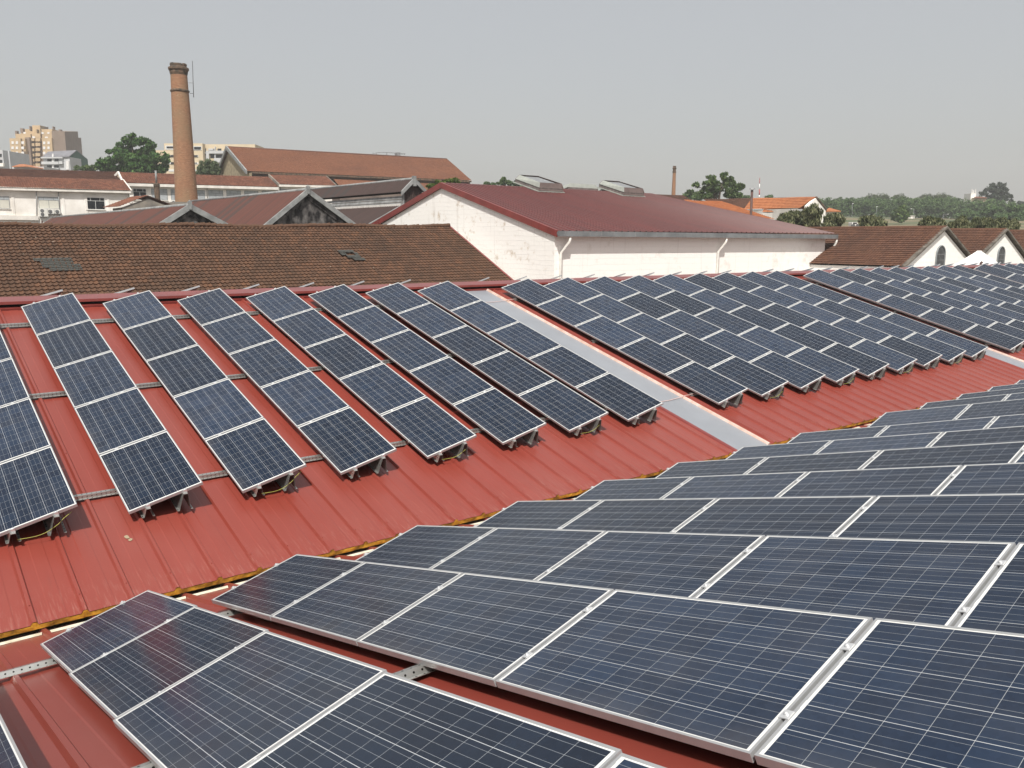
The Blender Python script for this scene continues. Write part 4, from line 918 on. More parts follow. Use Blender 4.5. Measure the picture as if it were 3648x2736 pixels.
for x0, x1, y0 in ((541, 595, 674), (610, 632, 675), (694, 729, 678), (743.5, 794, 678.5), (808.5, 857, 679), (872, 919.5, 681), (934, 981, 681.5), (997.5, 1046, 675), (1060, 1106, 677)):
    window(w2, x0, y0, x1, y0+38, YC, 'grey')
for px in (648, 738, 988, 1000): a, b = atY(px, 666, YC-.12), atY(px, 712, YC-.12); part('downpipe', tube([a, b], .05, 6), M_GREYMETAL, w2)
ac(607, 715, 624, 727, YC, [(.5, .5)], 'single air conditioner beside the chimney base on the office wing')

# hut with its own stack
YH = 112.0
t = thing('brick_hut', 'small hut with low tiled gable roof in front of the white wall', 'hut', (12, YH, GZ))
ap_, le, re_ = atY(527, 697, YH), atY(420, 737, YH), atY(607, 730, YH); d = Vector((-.6, 5, 0))
part('roof', tile_patch(ap_+d, ap_, le, le+d, .4, .3, .05, .06, 4, .05, 4), M_TILE_RED, t); part('roof', tile_patch(ap_, ap_+d, re_+d, re_, .4, .3, .05, .06, 4, .05, 5), M_TILE_RED, t)
part('wall', wall_poly([(le.x+.5, YH+.25, GZ), (re_.x-.4, YH+.25, GZ), (re_.x-.4, YH+.25, re_.z-.1), (ap_.x, YH+.25, ap_.z-.35), (le.x+.5, YH+.25, le.z-.05)], (0, .3, 0), (1, 0, 0)), M_PLASTERDIRTY, t)
part('wall', wall_poly([(le.x+.5, YH+.55, GZ), (le.x+.5, YH+5, GZ), (le.x+.5, YH+5, le.z-.05), (le.x+.5, YH+.55, le.z-.05)], (.3, 0, 0), (0, 1, 0)), M_PLASTERDIRTY, t)
t = thing('brick_stack', 'short brick stack with a grey flue pipe behind the hut', 'chimney', tuple(atY(562, 720, 125)))
b = atY(562, 720, 122); zt, zm, zb = atY(562, 608, 122).z, atY(562, 655, 122).z, atY(562, 668, 122).z; pw = lambda p: p/2/FPX*b.dot(fw)
mb = MB(); mb.lathe([(pw(18), GZ), (pw(18), zb), (pw(21), zb+.15), (pw(21), zm), (pw(14), zm+.1)], (b.x, b.y), 24); part('brick_base', mb, M_BRICKDARK, t)
part('flue_pipe', tube([(b.x, b.y, zm), (b.x, b.y, zt)], pw(7), 10), M_GREYVERGE, t)
# little pipe and dark roof corner at the brown ridge
t = thing('vent_pipe', 'thin dark pipe standing behind the brown tile ridge at left', 'pipe', tuple(atY(150, 830, 62))); part('pipe', tube([atY(150, 860, 62), atY(150, 786, 62)], .05, 8), M_RUSTPIPE, t)
t = thing('small_roof', 'small dark tiled roof corner at the left edge behind the brown ridge', 'roof', tuple(atY(0, 800, 63)))
a = atY(16, 797, 62); b, c = atY(42, 812, 62), atY(-60, 812, 62)
part('roof', tile_patch(a+Vector((0, 4, 0)), a, b+Vector((.6, 0, -.5)), b+Vector((.6, 4, -.5)), .35, .25, .04, .05), M_TILE_DARK, t); part('roof', tile_patch(a, a+Vector((0, 4, 0)), c+Vector((0, 4, -.5)), c+Vector((0, 0, -.5)), .35, .25, .04, .05), M_TILE_DARK, t)
mb = MB(); mb.box(c.x+.5, b.x, 62.4, 65.5, GZ, b.z-.4); part('wall', mb, M_PLASTERDIRTY, t)

# ================================================================== THE LONG HALL
YHL = 165.0
dirv = Vector((.985, -.174, 0)); wdir = Vector((.174, .985, 0))
t = thing('tiled_hall', 'long hall with rust-orange tile roof and ochre stone gable', 'hall', (70, YHL, GZ))
e0_ = atY(888, 610, YHL)
def along(x, y, base, z=None):                              # point of the vertical plane through base along dirv
    n_ = Vector((dirv.y, -dirv.x, 0)); d = ray(x, y); return d*(n_.dot(base)/n_.dot(d))
e1_ = along(1680, 643, e0_); 
def cross(x, y, base):
    d = ray(x, y); return d*(dirv.dot(base)/dirv.dot(d))
r0_ = cross(816, 524, e0_); r1_ = along(1592, 567, r0_); hw = (r0_-e0_).dot(wdir); b0_ = e0_+wdir*(2*hw); b1_ = e1_+wdir*(2*hw)
g = dirv*-.6
part('roof', tile_patch(r0_+g, r1_, e1_, e0_+g, .5, .4, .03, .05, 2, .08, 3, 420), M_TILE_HALL, t, 'long front roof slope'); part('roof', tile_patch(r1_, r0_+g, b0_+g, b1_, .5, .4, .03, .05, 2, 0, 3, 300), M_TILE_HALL, t)
part('ridge_tiles', tube([r0_+g, r1_], .2, 8), M_TILE_DARK, t)
part('wall', wall_poly([zdown(e0_), zdown(b0_), b0_-Vector((0, 0, .3)), r0_-Vector((0, 0, .5)), e0_-Vector((0, 0, .3))], dirv*.5, wdir), M_STONEHALL, t, 'ochre stone gable')
for a, b in ((r0_, e0_), (r0_, b0_)): part('verge_board', beam(a+g*1.2+Vector((0, 0, .25)), b+g*1.2+Vector((0, 0, .25)), g*-.5, (0, 0, -.8)), M_GREYVERGE, t)
wi = wdir*.8
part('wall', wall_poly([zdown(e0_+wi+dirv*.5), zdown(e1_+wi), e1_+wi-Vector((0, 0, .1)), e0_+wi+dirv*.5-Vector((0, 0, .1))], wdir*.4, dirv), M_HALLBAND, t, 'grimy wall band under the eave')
part('wall', wall_poly([zdown(e1_+wi), zdown(b1_), b1_-Vector((0, 0, .2)), r1_-Vector((0, 0, .3)), e1_+wi-Vector((0, 0, .2))], dirv*-.4, wdir), M_STONEHALL, t)
part('eave_gutter', beam(e0_+Vector((0, 0, -.05)), e1_+Vector((0, 0, -.05)), wdir*.25, (0, 0, -.35)), M_BRICKDARK, t)
k0, k1 = along(1185, 636, e0_+wi*.9), along(1720, 660, e0_+wi*.9); q = -wdir*5
part('lean_to_roof', tile_patch(k0, k1, k1+q-Vector((0, 0, 2.0)), k0+q-Vector((0, 0, 2.0)), .5, .4, .03, .05, 2, 0, 3, 300), M_TILE_HALL, t, 'lower lean-to roof along the hall')
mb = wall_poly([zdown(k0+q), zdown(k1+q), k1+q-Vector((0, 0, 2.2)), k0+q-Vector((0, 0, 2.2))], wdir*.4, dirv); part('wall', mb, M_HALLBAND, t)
# railing / tank on the ridge behind
t = thing('rooftop_railing', 'thin curved railing and box standing beyond the hall ridge', 'railing', tuple(atY(1390, 545, 182)))
for px in (1329, 1341, 1378, 1432, 1440): a = atY(px, 552, 182); b = atY(px, 543.5+(.0 if px < 1420 else 1.5), 182); part('post', tube([a, b], .09, 6), M_GREYMETAL, t)
part('rail', tube([atY(1329, 547, 182), atY(1345, 543.5, 182), atY(1378, 543, 182), atY(1420, 546, 182), atY(1444, 548, 182)], .07, 6), M_GREYMETAL, t)
a, b = atY(1412, 555, 182), atY(1424, 544, 182); mb = MB(); mb.box(a.x, b.x, 181.6, 182.8, a.z, b.z); part('box', mb, M_GREYMETAL, t)

# ================================================================== DISTANT BUILDINGS, LEFT
def facade_windows(bld, wins, P, mats, nm='window', depth=.15):
    for (x0, y0, x1, y1) in wins:
        a, b = P(x0, y1), P(x1, y0); m = MB(); d = ray((x0+x1)/2, (y0+y1)/2); d.z = 0
        c = P(x1, y1); u = (c-a); m.slab([a, c, b, P(x0, y0)], Vector((u.y, -u.x, 0)).normalized()*depth if (Vector((u.y, -u.x, 0)).dot(d) < 0) else Vector((-u.y, u.x, 0)).normalized()*depth)
        part(nm, m, mats, bld)
def block(bld, nm, x0, x1, ytop, ybot, D0, m, thick=14, skew=0):
    """block with its front facing the camera; returns the front-plane function"""
    a = atD(x0, ytop, D0); b = atD(x1, ytop, D0+skew); zb = GZ if ybot is None else atD(x0, ybot, D0).z
    u = (b-a); u.z = 0; n_ = Vector((-u.y, u.x, 0)).normalized()
    if n_.dot(fw) < 0: n_ = -n_
    mb = MB(); A, B = Vector((a.x, a.y, zb)), Vector((b.x, b.y, zb)); A2, B2 = A+n_*thick, B+n_*thick
    T = lambda p, z: Vector((p.x, p.y, z))
    mb.add([A, B, B2, A2, T(A, a.z), T(B, b.z), T(B2, b.z), T(A2, a.z)], [(0, 3, 2, 1), (4, 5, 6, 7), (0, 1, 5, 4), (1, 2, 6, 5), (2, 3, 7, 6), (3, 0, 4, 7)])
    part(nm, mb, m, bld)
    def P(x, y): d = ray(x, y); return d*(n_.dot(a)/n_.dot(d))
    return P
S4 = 4.608
Z = lambda x, y: (x/S4, 420+y/S4)
t = thing('apartment_tower', 'stepped beige apartment tower with brown side wall at far left', 'building', tuple(atD(150, 600, 420)))
def zb(nm, x0, x1, yt, D0, m, thick=12, skew=0): return block(t, nm, Z(x0, 0)[0], Z(x1, 0)[0], Z(0, yt)[1], None, D0, m, thick, skew)
P1 = zb('left_wing', 153, 335, 335, 420, M_BEIGE); P2 = zb('left_wing', 337, 408, 340, 421.5, M_BEIGE)
zb('stair_shaft', 408, 482, 318, 423, M_BEIGEDARK, 10)
P3 = zb('balcony_core', 484, 684, 330, 426, M_BEIGEDARK, 8); P4 = zb('right_wing', 684, 845, 330, 420, M_BEIGE, 12)
zb('side_wing', 845, 1080, 215, 420.5, M_BEIGEDARK, 6, 34); zb('side_wing', 1080, 1138, 320, 455, M_BEIGEDARK, 6, 8)
zb('setback', 250, 500, 262, 432, M_BEIGE, 8); P5 = zb('setback', 335, 600, 185, 438, M_BEIGE, 8); P6 = zb('setback', 680, 855, 185, 428, M_BEIGE, 8); zb('lift_tower', 528, 655, 122, 440, M_BEIGE, 6, 0); zb('lift_tower', 655, 792, 150, 441, M_BEIGEDARK, 6, 6)
zb('setback', 520, 660, 255, 430, M_BEIGE, 8)
for x0, x1, yt in ((243, 272, 212), (330, 370, 170), (476, 492, 135), (857, 872, 140), (960, 990, 188)): block(t, 'stack', Z(x0, 0)[0], Z(x1, 0)[0], Z(0, yt)[1], Z(0, yt+75)[1], 432, M_BEIGEDARK, 2)
wl_ = []
for yb in (385, 470, 555, 640, 722): wl_ += [(191, yb, 229, yb+44), (261, yb, 299, yb+44), (353, yb, 396, yb+44)]
wl_ = [(*Z(a, b), *Z(c, d)) for a, b, c, d in wl_]
facade_windows(t, wl_, P1, M_WHITEPAINT)
facade_windows(t, [(*Z(a, b), *Z(c, d)) for yb in (388, 470, 556) for a, b, c, d in ((708, yb, 746, yb+44), (780, yb, 818, yb+44))], P4, M_WHITEPAINT)
facade_windows(t, [(*Z(a, b), *Z(c, d)) for a, b, c, d in ((385, 232, 424, 260), (683, 236, 722, 264), (778, 234, 816, 262), (742, 308, 788, 330), (530, 304, 575, 332))], P6, M_WHITEPAINT)
bl = [(505+ (0 if i else 10), yb, 592, yb+45) for i, yb in enumerate((340, 422, 508, 592, 678, 762))]+[(610, yb, 686, yb+50) for yb in (340, 415, 498, 582, 665, 752)]
facade_windows(t, [(*Z(a, b), *Z(c, d)) for a, b, c, d in bl], P3, M_BEIGE, 'balcony', 1.6)
# house with green gable
t = thing('green_gable_house', 'white house with balconies and plain green gable left of the big tree', 'house', tuple(atD(210, 600, 330)))
Pw = block(t, 'wall', *[Z(705, 0)[0], Z(1140, 0)[0]], Z(0, 640)[1], None, 330, M_GREYWALL, 9)
d0 = 330; gl = lambda x, y, D0=330: atD(*Z(x, y), D0)
ga, gb, gc = gl(1135, 640, 330), gl(1260, 540, 337), gl(1440, 690, 346)
mb = MB(); mb.slab([zdown(ga), zdown(gc), gc, gb, ga], (-.4, .6, 0)); part('gable', mb, M_GREEN, t, 'green sheet gable')
ra, rb = gl(790, 565, 337), gb; mb = MB(); mb.slab([gl(683, 660, 329.5), gl(1140, 640, 329.5), rb, ra], (0, 0, .3)); rf = part('roof', mb, M_SLATE, t)
mb = MB(); mb.slab([ra, rb, gc, gl(900, 690, 346)], (0, 0, .3)); part('roof', mb, M_SLATE, t)
facade_windows(t, [(*Z(a, b), *Z(c, d)) for a, b, c, d in ((780, 665, 848, 720), (900, 665, 962, 715), (775, 780, 850, 826), (895, 780, 965, 822))], Pw, M_GLASS)
facade_windows(t, [(*Z(a, b), *Z(c, d)) for a, b, c, d in ((700, 720, 980, 765), (985, 715, 1045, 760), (740, 822, 985, 850), (690, 645, 1045, 668))], Pw, M_GREYWALL, 'balcony', 1.0)
facade_windows(t, [(*Z(a, b), *Z(c, d)) for a, b, c, d in ((1095, 705, 1138, 850), (862, 590, 888, 720), (862, 765, 888, 825))], Pw, M_WHITEPAINT, 'pillar', .4)
# grey building at the frame edge, orange-roofed low house
t = thing('grey_building', 'pale grey building cut by the left edge of the picture', 'building', tuple(atD(10, 600, 380)))
Pg = block(t, 'wall', -60, Z(40, 0)[0], Z(0, 528)[1], None, 380, M_GREYWALL, 20); block(t, 'wall', Z(40, 0)[0], Z(150, 0)[0], Z(0, 545)[1], None, 384, M_GREYWALL, 16)
facade_windows(t, [(*Z(a, b), *Z(c, d)) for a, b, c, d in ((-40, 690, 40, 740), (-40, 590, 30, 640))], Pg, M_GLASS); facade_windows(t, [(*Z(a, b), *Z(c, d)) for a, b, c, d in ((-60, 745, 80, 800),)], Pg, M_PLASTER, 'balcony', 1.2)
t = thing('orange_roof_house', 'low house with a bright orange roof below the beige tower', 'house', tuple(atD(100, 590, 300)))
block(t, 'wall', Z(195, 0)[0], Z(720, 0)[0], Z(0, 800)[1], None, 302, M_GREYWALL, 10)
p = [gl(195, 797, 300), gl(430, 790, 299), gl(710, 826, 300), gl(700, 812, 308), gl(395, 758, 309), gl(320, 760, 309)]
mb = MB(); mb.slab([p[0], p[1], p[4], p[5]], (0, 0, -.25)); mb.slab([p[1], p[2], p[3], p[4]], (0, 0, -.25)); part('roof', mb, M_TILE_ORANGE, t)
# long beige flats behind the chimney
S5 = 4.424
Y5 = lambda x, y: (540+x/S5, 480+y/S5)
t = thing('apartment_block', 'long cream apartment block with balconies behind the chimney', 'building', tuple(atD(750, 570, 330)))
Pa = block(t, 'wall', Y5(195, 0)[0], Y5(800, 0)[0], Y5(0, 136)[1], None, 330, M_CREAMWALL, 14); Pb = block(t, 'wall', Y5(800, 0)[0], Y5(1630, 0)[0], Y5(0, 150)[1], None, 333, M_CREAMWALL, 12)
Pc = block(t, 'wall', Y5(45, 0)[0], Y5(195, 0)[0], Y5(0, 245)[1], None, 331, M_CREAMWALL, 12)
f5 = lambda L: [(*Y5(a, b), *Y5(c, d)) for a, b, c, d in L]
facade_windows(t, f5([(262, 318, 362, 352), (262, 432, 362, 465), (270, 546, 362, 580), (220, 172, 360, 235), (665, 320, 738, 355), (672, 436, 740, 466), (676, 548, 742, 580), (660, 180, 790, 245)]), Pa, M_WHITEFR)
facade_windows(t, f5([(300, 318, 362, 352), (305, 432, 362, 465), (672, 322, 730, 352), (672, 440, 720, 455), (240, 185, 350, 215), (672, 190, 780, 235)]), Pa, M_GLASS, 'pane', .22)
facade_windows(t, f5([(800, 215, 860, 285), (800, 300, 865, 400), (925, 305, 1000, 370), (1020, 310, 1150, 370), (1040, 218, 1100, 252), (1160, 222, 1210, 250), (800, 415, 870, 560)]), Pb, M_GLASS, 'opening', .1)
facade_windows(t, f5([(800, 286, 868, 298), (920, 255, 1200, 300), (1000, 372, 1200, 440), (800, 400, 870, 410), (910, 222, 990, 250)]), Pb, M_GREYWALL, 'balcony', 1.2)
facade_windows(t, f5([(868, 255, 915, 420), (1004, 190, 1016, 430)]), Pb, M_GREYWALL, 'shaft', .8)
# ================================================================== RIGHT SIDE
M_VERGEB = mat('stained_verge_tiles', (.17, .15, .125), .9, .3, 2)
RY = 32.0; PX = lambda x, y: (3000+x/3.4136, 620+y/3.4136)
def rshed(apx, apy, halfw, label, win=True, back=62, left=None):
    A = atY(*PX(apx, apy), RY); sl = .485
    L = Vector((A.x-halfw, RY, A.z-halfw*sl)); R = Vector((A.x+halfw, RY, A.z-halfw*sl)); off = Vector((0, back-RY, 0)); f = Vector((0, -.30, 0))
    t = thing('gabled_shed', label, 'shed', (A.x, RY, GZ), None)
    part('roof', tile_patch(A+off, A+f*.5, L+f*.5, L+off, .35, .25, .018, .045, 3, .04, 3, 380), M_TILE_BROWN2, t); part('roof', tile_patch(A+f*.5, A+off, R+off, R+f*.5, .35, .25, .018, .045, 2, 0, 3, 260), M_TILE_BROWN2, t)
    part('ridge_tiles', tube([A+f*.5, A+off], .12, 8), M_TILE_BROWN2, t)
    for p in (L, R): part('verge_board', beam(A+f+Vector((0, 0, .06)), p+f+Vector((0, 0, .06)), (0, .36, 0), (0, 0, -.16)), M_VERGEB, t)
    zc = -.2
    w = wall_poly([(L.x+.15, RY, GZ), (R.x-.15, RY, GZ), (R.x-.15, RY, R.z-.18), (A.x, RY, A.z-.25), (L.x+.15, RY, L.z-.18)], (0, .5, 0), (1, 0, 0))
    part('wall', w, M_WHITEWASH2, t, 'white gable wall')
    part('wall', wall_poly([(L.x+.15, RY+.5, GZ), (L.x+.15, back, GZ), (L.x+.15, back, L.z-.1), (L.x+.15, RY+.5, L.z-.1)], (.3, 0, 0), (0, 1, 0)), M_WHITEWASH2, t)
    if win:
        zt = win[2]; x0, x1 = win[0], win[1]; r = (x1-x0)/2; cx_ = (x0+x1)/2
        arc = [(cx_+r*math.cos(th), zt-r+r*math.sin(th)) for th in np.linspace(0, math.pi, 15)]
        pts = [(x1, zt-5.5)]+arc+[(x0, zt-5.5)]
        mb = MB(); mb.slab([(x, RY-.04, z) for x, z in pts], (0, .035, 0)); g = part('window', mb, M_GLASS, t, 'arched iron window')
        mb = MB()
        for k in range(-3, 4): xx = cx_+k*r/3.5; top = zt-r+math.sqrt(max(0, r*r-(xx-cx_)**2)); mb.box(xx-.018, xx+.018, RY-.062, RY-.042, zt-5.4, top-.02)
        for k in range(11):
            z = zt-5.2+k*.45; hwid = r-.02 if z < zt-r else math.sqrt(max(0, r*r-(z-zt+r)**2))-.02
            if hwid > .1: mb.box(cx_-hwid, cx_+hwid, RY-.07, RY-.0625, z-.018, z+.018)
        sub('glazing_bars', mb, M_GREYMETAL, g)
        pa = [Vector((x, RY-.05, z)) for x, z in pts]; sub('frame', tube(pa, .07, 6), M_GREYFR, g)
    return A
def wx(x0, x1, yt): a, b = atY(*PX(x0, yt+60), RY), atY(*PX(x1, yt+60), RY); return (a.x, b.x, atY(*PX((x0+x1)/2, yt), RY).z)
A1_ = rshed(1242, 645, 6.3, 'brown tiled shed with white gable and arched window, nearest the warehouse', wx(1145, 1248, 872))
A2_ = rshed(1976, 672, 6.3, 'second brown tiled shed, white gable and arched window behind the tent', wx(1892, 1972, 884))
A3 = Vector((2*A2_.x-A1_.x, RY, A2_.z)); 
rshed(*[(lambda q: ((q[0]-3000)*3.4136, (q[1]-620)*3.4136))(((lambda v: (W/2+FPX*v.dot(rt)/v.dot(fw), H/2-FPX*v.dot(up)/v.dot(fw)))(A3)))][0], 6.3, 'third brown tiled shed cut by the right edge of the picture', None)
# white tent
t = thing('canopy_tent', 'white pyramid canvas tent between the two arched-window gables', 'tent', tuple(atY(3489, 990, 27)))
a = atY(3489, 889, 27); b = atY(3400, 951, 27); hw = (a.x-b.x)*1.9*.40; hz = (a.z-b.z)*1.9; c = Vector((a.x, 27, a.z-hz)); mb = MB(); n = 8
for (dx, dy), (ex, ey) in zip(((-1, -1), (1, -1), (1, 1), (-1, 1)), ((1, -1), (1, 1), (-1, 1), (-1, -1))):
    for i in range(n):
        t0, t1 = i/n, (i+1)/n; s_ = lambda q: -.10*math.sin(math.pi*q)*1.0
        P_ = lambda u, v, q: Vector((c.x+u*hw*q, c.y+v*hw*q*.9, a.z-hz*q+s_(q)))
        q0 = max(t0, .04)
        mb.quad(P_(dx, dy, q0), P_(dx, dy, t1), P_(ex, ey, t1), P_(ex, ey, q0))
mb.slab([(c.x+u*hw*.045, c.y+v*hw*.04, a.z-hz*.04) for u, v in ((-1, -1), (1, -1), (1, 1), (-1, 1))], (0, 0, .03))
part('canopy', mb, M_TENT, t)
for u, v in ((-1, -1), (1, -1), (1, 1), (-1, 1)): part('leg', tube([(c.x+u*hw*.98, c.y+v*hw*.88, GZ), (c.x+u*hw*.98, c.y+v*hw*.88, c.z)], .05, 8), M_GREYMETAL, t)
q = MB()
for u, v, uu, vv_ in ((-1, -1, 1, -1), (1, -1, 1, 1), (1, 1, -1, 1), (-1, 1, -1, -1)): q.slab([(c.x+u*hw, c.y+v*hw*.9, c.z), (c.x+uu*hw, c.y+vv_*hw*.9, c.z), (c.x+uu*hw, c.y+vv_*hw*.9, c.z-.35), (c.x+u*hw, c.y+v*hw*.9, c.z-.35)], (0, .01, 0) if v == vv_ else (.01, 0, 0))
part('valance', q, M_TENT, t)
t = thing('roof_cowl', 'small rusty cowl poking over the red ridge before the tent', 'cowl', tuple(atY(3494, 945, 20.9))); a = atY(3494, 937, 20.9)
part('pipe', tube([a-Vector((0, 0, .3)), a, a+Vector((.05, -.02, .04)), a+Vector((.12, -.03, .02))], [.06, .065, .07, .05], 10), M_RUSTPIPE, t)

# orange-roofed buildings beyond the warehouse
OX = lambda x, y: (2400+x/3.6867, 560+y/3.6867)
t = thing('orange_house', 'white house with bright orange tile roof and shaded gable by round trees', 'house', tuple(atD(*OX(1700, 700), 128)))
ga = atD(*OX(1872, 520), 124); gl_, gr = atD(*OX(1755, 640), 123), atD(*OX(2003, 685), 125.5)
rl = atD(*OX(1035, 538), 140); el = atD(*OX(925, 685), 139); er = atD(*OX(1660, 665), 123.5)
part('roof', tile_patch(rl, ga, er, el, .45, .35, .03, .05, 2, .04, 2, 200), M_TILE_ORANGE, t)
part('roof', tile_patch(ga, rl, rl+(gr-ga), gr, .45, .35, .03, .05, 2, 0, 2, 200), M_TILE_ORANGE, t)
v1, v2, v3 = atD(*OX(1195, 668), 133.5), atD(*OX(1165, 722), 132.5), atD(*OX(1300, 722), 130.5); v4 = atD(*OX(1385, 672), 129.5)
part('porch_roof', tile_patch(v1, v4, v3, v2, .45, .35, .03, .05, 2), M_TILE_ORANGE, t)
mb = MB(); mb.slab([zdown(gl_), zdown(gr)+Vector((-.1, 0, 0)), gr+Vector((-.1, 0, -.15)), ga+Vector((-.05, 0, -.2)), gl_], (-.1, .4, 0)); part('wall', mb, M_PLASTER, t, 'white gable')
ew = el+Vector((.3, .3, -.1)); mb = MB(); mb.slab([zdown(ew), zdown(er), er+Vector((0, .3, -.1)), ew], (.1, .3, 0)); part('wall', mb, M_PLASTER, t)
mb = MB(); mb.slab([zdown(v2), zdown(v3), v3-Vector((0, 0, .1)), v2-Vector((0, 0, .1))], (.1, .3, 0)); part('porch_wall', mb, M_PLASTER, t)
for p, q in ((ga, gr), ): part('verge_board', beam(p+Vector((0, -.15, .05)), q+Vector((0, -.15, .05)), (0, .3, 0), (0, 0, -.25)), M_BRICKDARK, t)
t = thing('orange_hall', 'low orange tile roof sloping behind the right end of the maroon roof', 'hall', tuple(atD(*OX(700, 640), 112)))
a, b = atD(*OX(120, 560), 118), atD(*OX(620, 580), 116); c, d = atD(*OX(1330, 815), 104), atD(*OX(500, 760), 106)
part('roof', tile_patch(a, b, c, d, .45, .35, .03, .05, 2, .05, 2, 200), M_TILE_ORANGE, t)
mb = MB(); mb.slab([zdown(d), zdown(c), c-Vector((0, 0, .15)), d-Vector((0, 0, .15))], (.1, .4, 0)); part('wall', mb, M_PLASTER, t)
part('roof', tile_patch(b, a, a+Vector((8, 9, -3)), b+Vector((8, 9, -3)), .45, .35, .03, .05, 2), M_TILE_ORANGE, t)
t = thing('brown_hall', 'brown tile roof between the small chimney and the orange house', 'hall', tuple(atD(*OX(700, 600), 145)))
a, b = atD(*OX(380, 552), 146), atD(*OX(1040, 538), 148); c, d = atD(*OX(1000, 690), 141), atD(*OX(500, 620), 138)
part('roof', tile_patch(a, b, c, d, .45, .35, .03, .05, 2, .04, 2, 200), M_TILE_BROWN2, t)
mb = MB(); mb.slab([zdown(d), zdown(c), c-Vector((0, 0, .15)), d-Vector((0, 0, .15))], (.1, .4, 0)); part('wall', mb, M_PLASTERDIRTY, t)
t = thing('dark_roof_hall', 'dark tile roof at the foot of the small brick chimney', 'hall', tuple(atD(2400, 700, 150)))
a, b = atD(2290, 690, 152), atD(*OX(120, 500), 152); c, d = atD(*OX(260, 575), 145), atD(2290, 720, 145)
part('roof', tile_patch(a, b, c, d, .45, .35, .03, .05, 2), M_TILE_DARK, t); mb = MB(); mb.slab([zdown(d), zdown(c), c-Vector((0, 0, .15)), d-Vector((0, 0, .15))], (.1, .4, 0)); part('wall', mb, M_PLASTERDIRTY, t)
t = thing('small_white_house', 'small white building with low roof right of the orange house', 'house', tuple(atD(*OX(2080, 720), 165)))
Pq = block(t, 'wall', *[OX(1995, 0)[0], OX(2190, 0)[0]], OX(0, 715)[1], None, 165, M_PLASTER, 8)
mb = MB(); mb.slab([atD(*OX(1990, 715), 164.5), atD(*OX(2195, 718), 164.5), atD(*OX(2150, 712), 172), atD(*OX(2040, 675), 172)], (0, 0, .2)); part('roof', mb, M_TILE_ORANGE, t)
# small chimney, mast, pipe
b = atD(2399, 700, 165); pw = lambda p: p/2/FPX*165
t = thing('brick_chimney', 'small distant square-looking brick chimney right of the roof ventilators', 'chimney', (b.x, b.y, GZ))
z_ = lambda y: atD(2399, y, 165).z
mb = MB(); mb.lathe([(pw(15), GZ), (pw(14), z_(690)), (pw(11), z_(615))], (b.x, b.y), 8); part('shaft', mb, M_BRICK, t)
mb = MB(); mb.lathe([(pw(12), z_(617)), (pw(14), z_(614)), (pw(14), z_(612)), (pw(10.5), z_(611)), (pw(11), z_(604)), (pw(15), z_(602)), (pw(15), z_(600)), (pw(11), z_(599)), (pw(12), z_(593))], (b.x, b.y), 8); part('cornice', mb, M_BRICKDARK, t)
t = thing('radio_mast', 'thin red and white striped radio mast in the distance', 'mast', tuple(atD(*OX(1127, 540), 420)))
ys = [268, 300, 348, 425, 500, 535]
for i in range(5):
    a, c = atD(*OX(1131-i*1.6, ys[i]), 420), atD(*OX(1131-(i+1)*1.6, ys[i+1]), 420); part('mast_section', tube([c, a], [.16+.05*i, .13+.05*i], 8), (M_REDPAINT, M_REDPAINT, M_WHITEPAINT, M_REDPAINT, M_WHITEPAINT)[i], t)
a, c = atD(*OX(1018, 770), 100), atD(*OX(1030, 432), 100)
t = thing('flue_pipe', 'thin rusty flue pipe standing behind the maroon roof near its right end', 'pipe', tuple(a)); part('pipe', tube([a-Vector((0, 0, 5)), c], .15, 8), M_RUSTPIPE, t); mb = MB(); mb.tube([c+Vector((0, 0, .1)), c+Vector((0, 0, .22))], [.38, .3], 10); part('cap', mb, M_GREYMETAL, t)

# ================================================================== TREES
def crown(seed, blobs, n, size, flat=.0, up_=.0):
    rnd = np.random.RandomState(seed); vol = np.array([b[3]*b[4]*b[5] for b in blobs])**.75; vol /= vol.sum(); V = []; F = []
    sub_ = []; K = 13
    for b in blobs:
        for q in range(K):
            d = rnd.normal(size=3); d /= np.linalg.norm(d); f = rnd.uniform(.45, .95); g = rnd.uniform(.24, .46)
            sub_.append((b[0]+d[0]*b[3]*f, b[1]+d[1]*b[4]*f, b[2]+d[2]*b[5]*f, b[3]*g, b[4]*g, b[5]*g))
    if True: vol = np.repeat(vol, K)*rnd.uniform(.5, 1.5, len(sub_)); vol /= vol.sum(); blobs = sub_
    idx = rnd.choice(len(blobs), n, p=vol)
    for i in idx:
        c = np.array(blobs[i][:3]); r = np.array(blobs[i][3:6]); d = rnd.normal(size=3); d /= np.linalg.norm(d)
        rad = rnd.uniform(.55, 1.0)**.6*(1+.10*math.sin(5*d[0]+seed)*math.sin(4*d[2]+i)); p = c+d*r*rad
        nrm = d*.7+rnd.normal(size=3)*.6+np.array([0, 0, .25]); nrm /= np.linalg.norm(nrm)
        a = np.cross(nrm, rnd.normal(size=3)); a /= np.linalg.norm(a); 
        if up_: a = a*(1-up_)+np.array([0, 0, 1])*up_; a /= np.linalg.norm(a)
        b = np.cross(nrm, a); b /= max(1e-6, np.linalg.norm(b)); s = size*rnd.uniform(.6, 1.35); o = len(V); w = .45 if not up_ else .3
        V += [p-a*s, p+b*s*w-a*s*.1, p+a*s, p-b*s*w-a*s*.1]; F.append((o, o+1, o+2, o+3))
    m = MB(); m.v = [tuple(v) for v in V]; m.f = F; m.mi = [0]*len(F); m.uv = [None]*len(F); return m
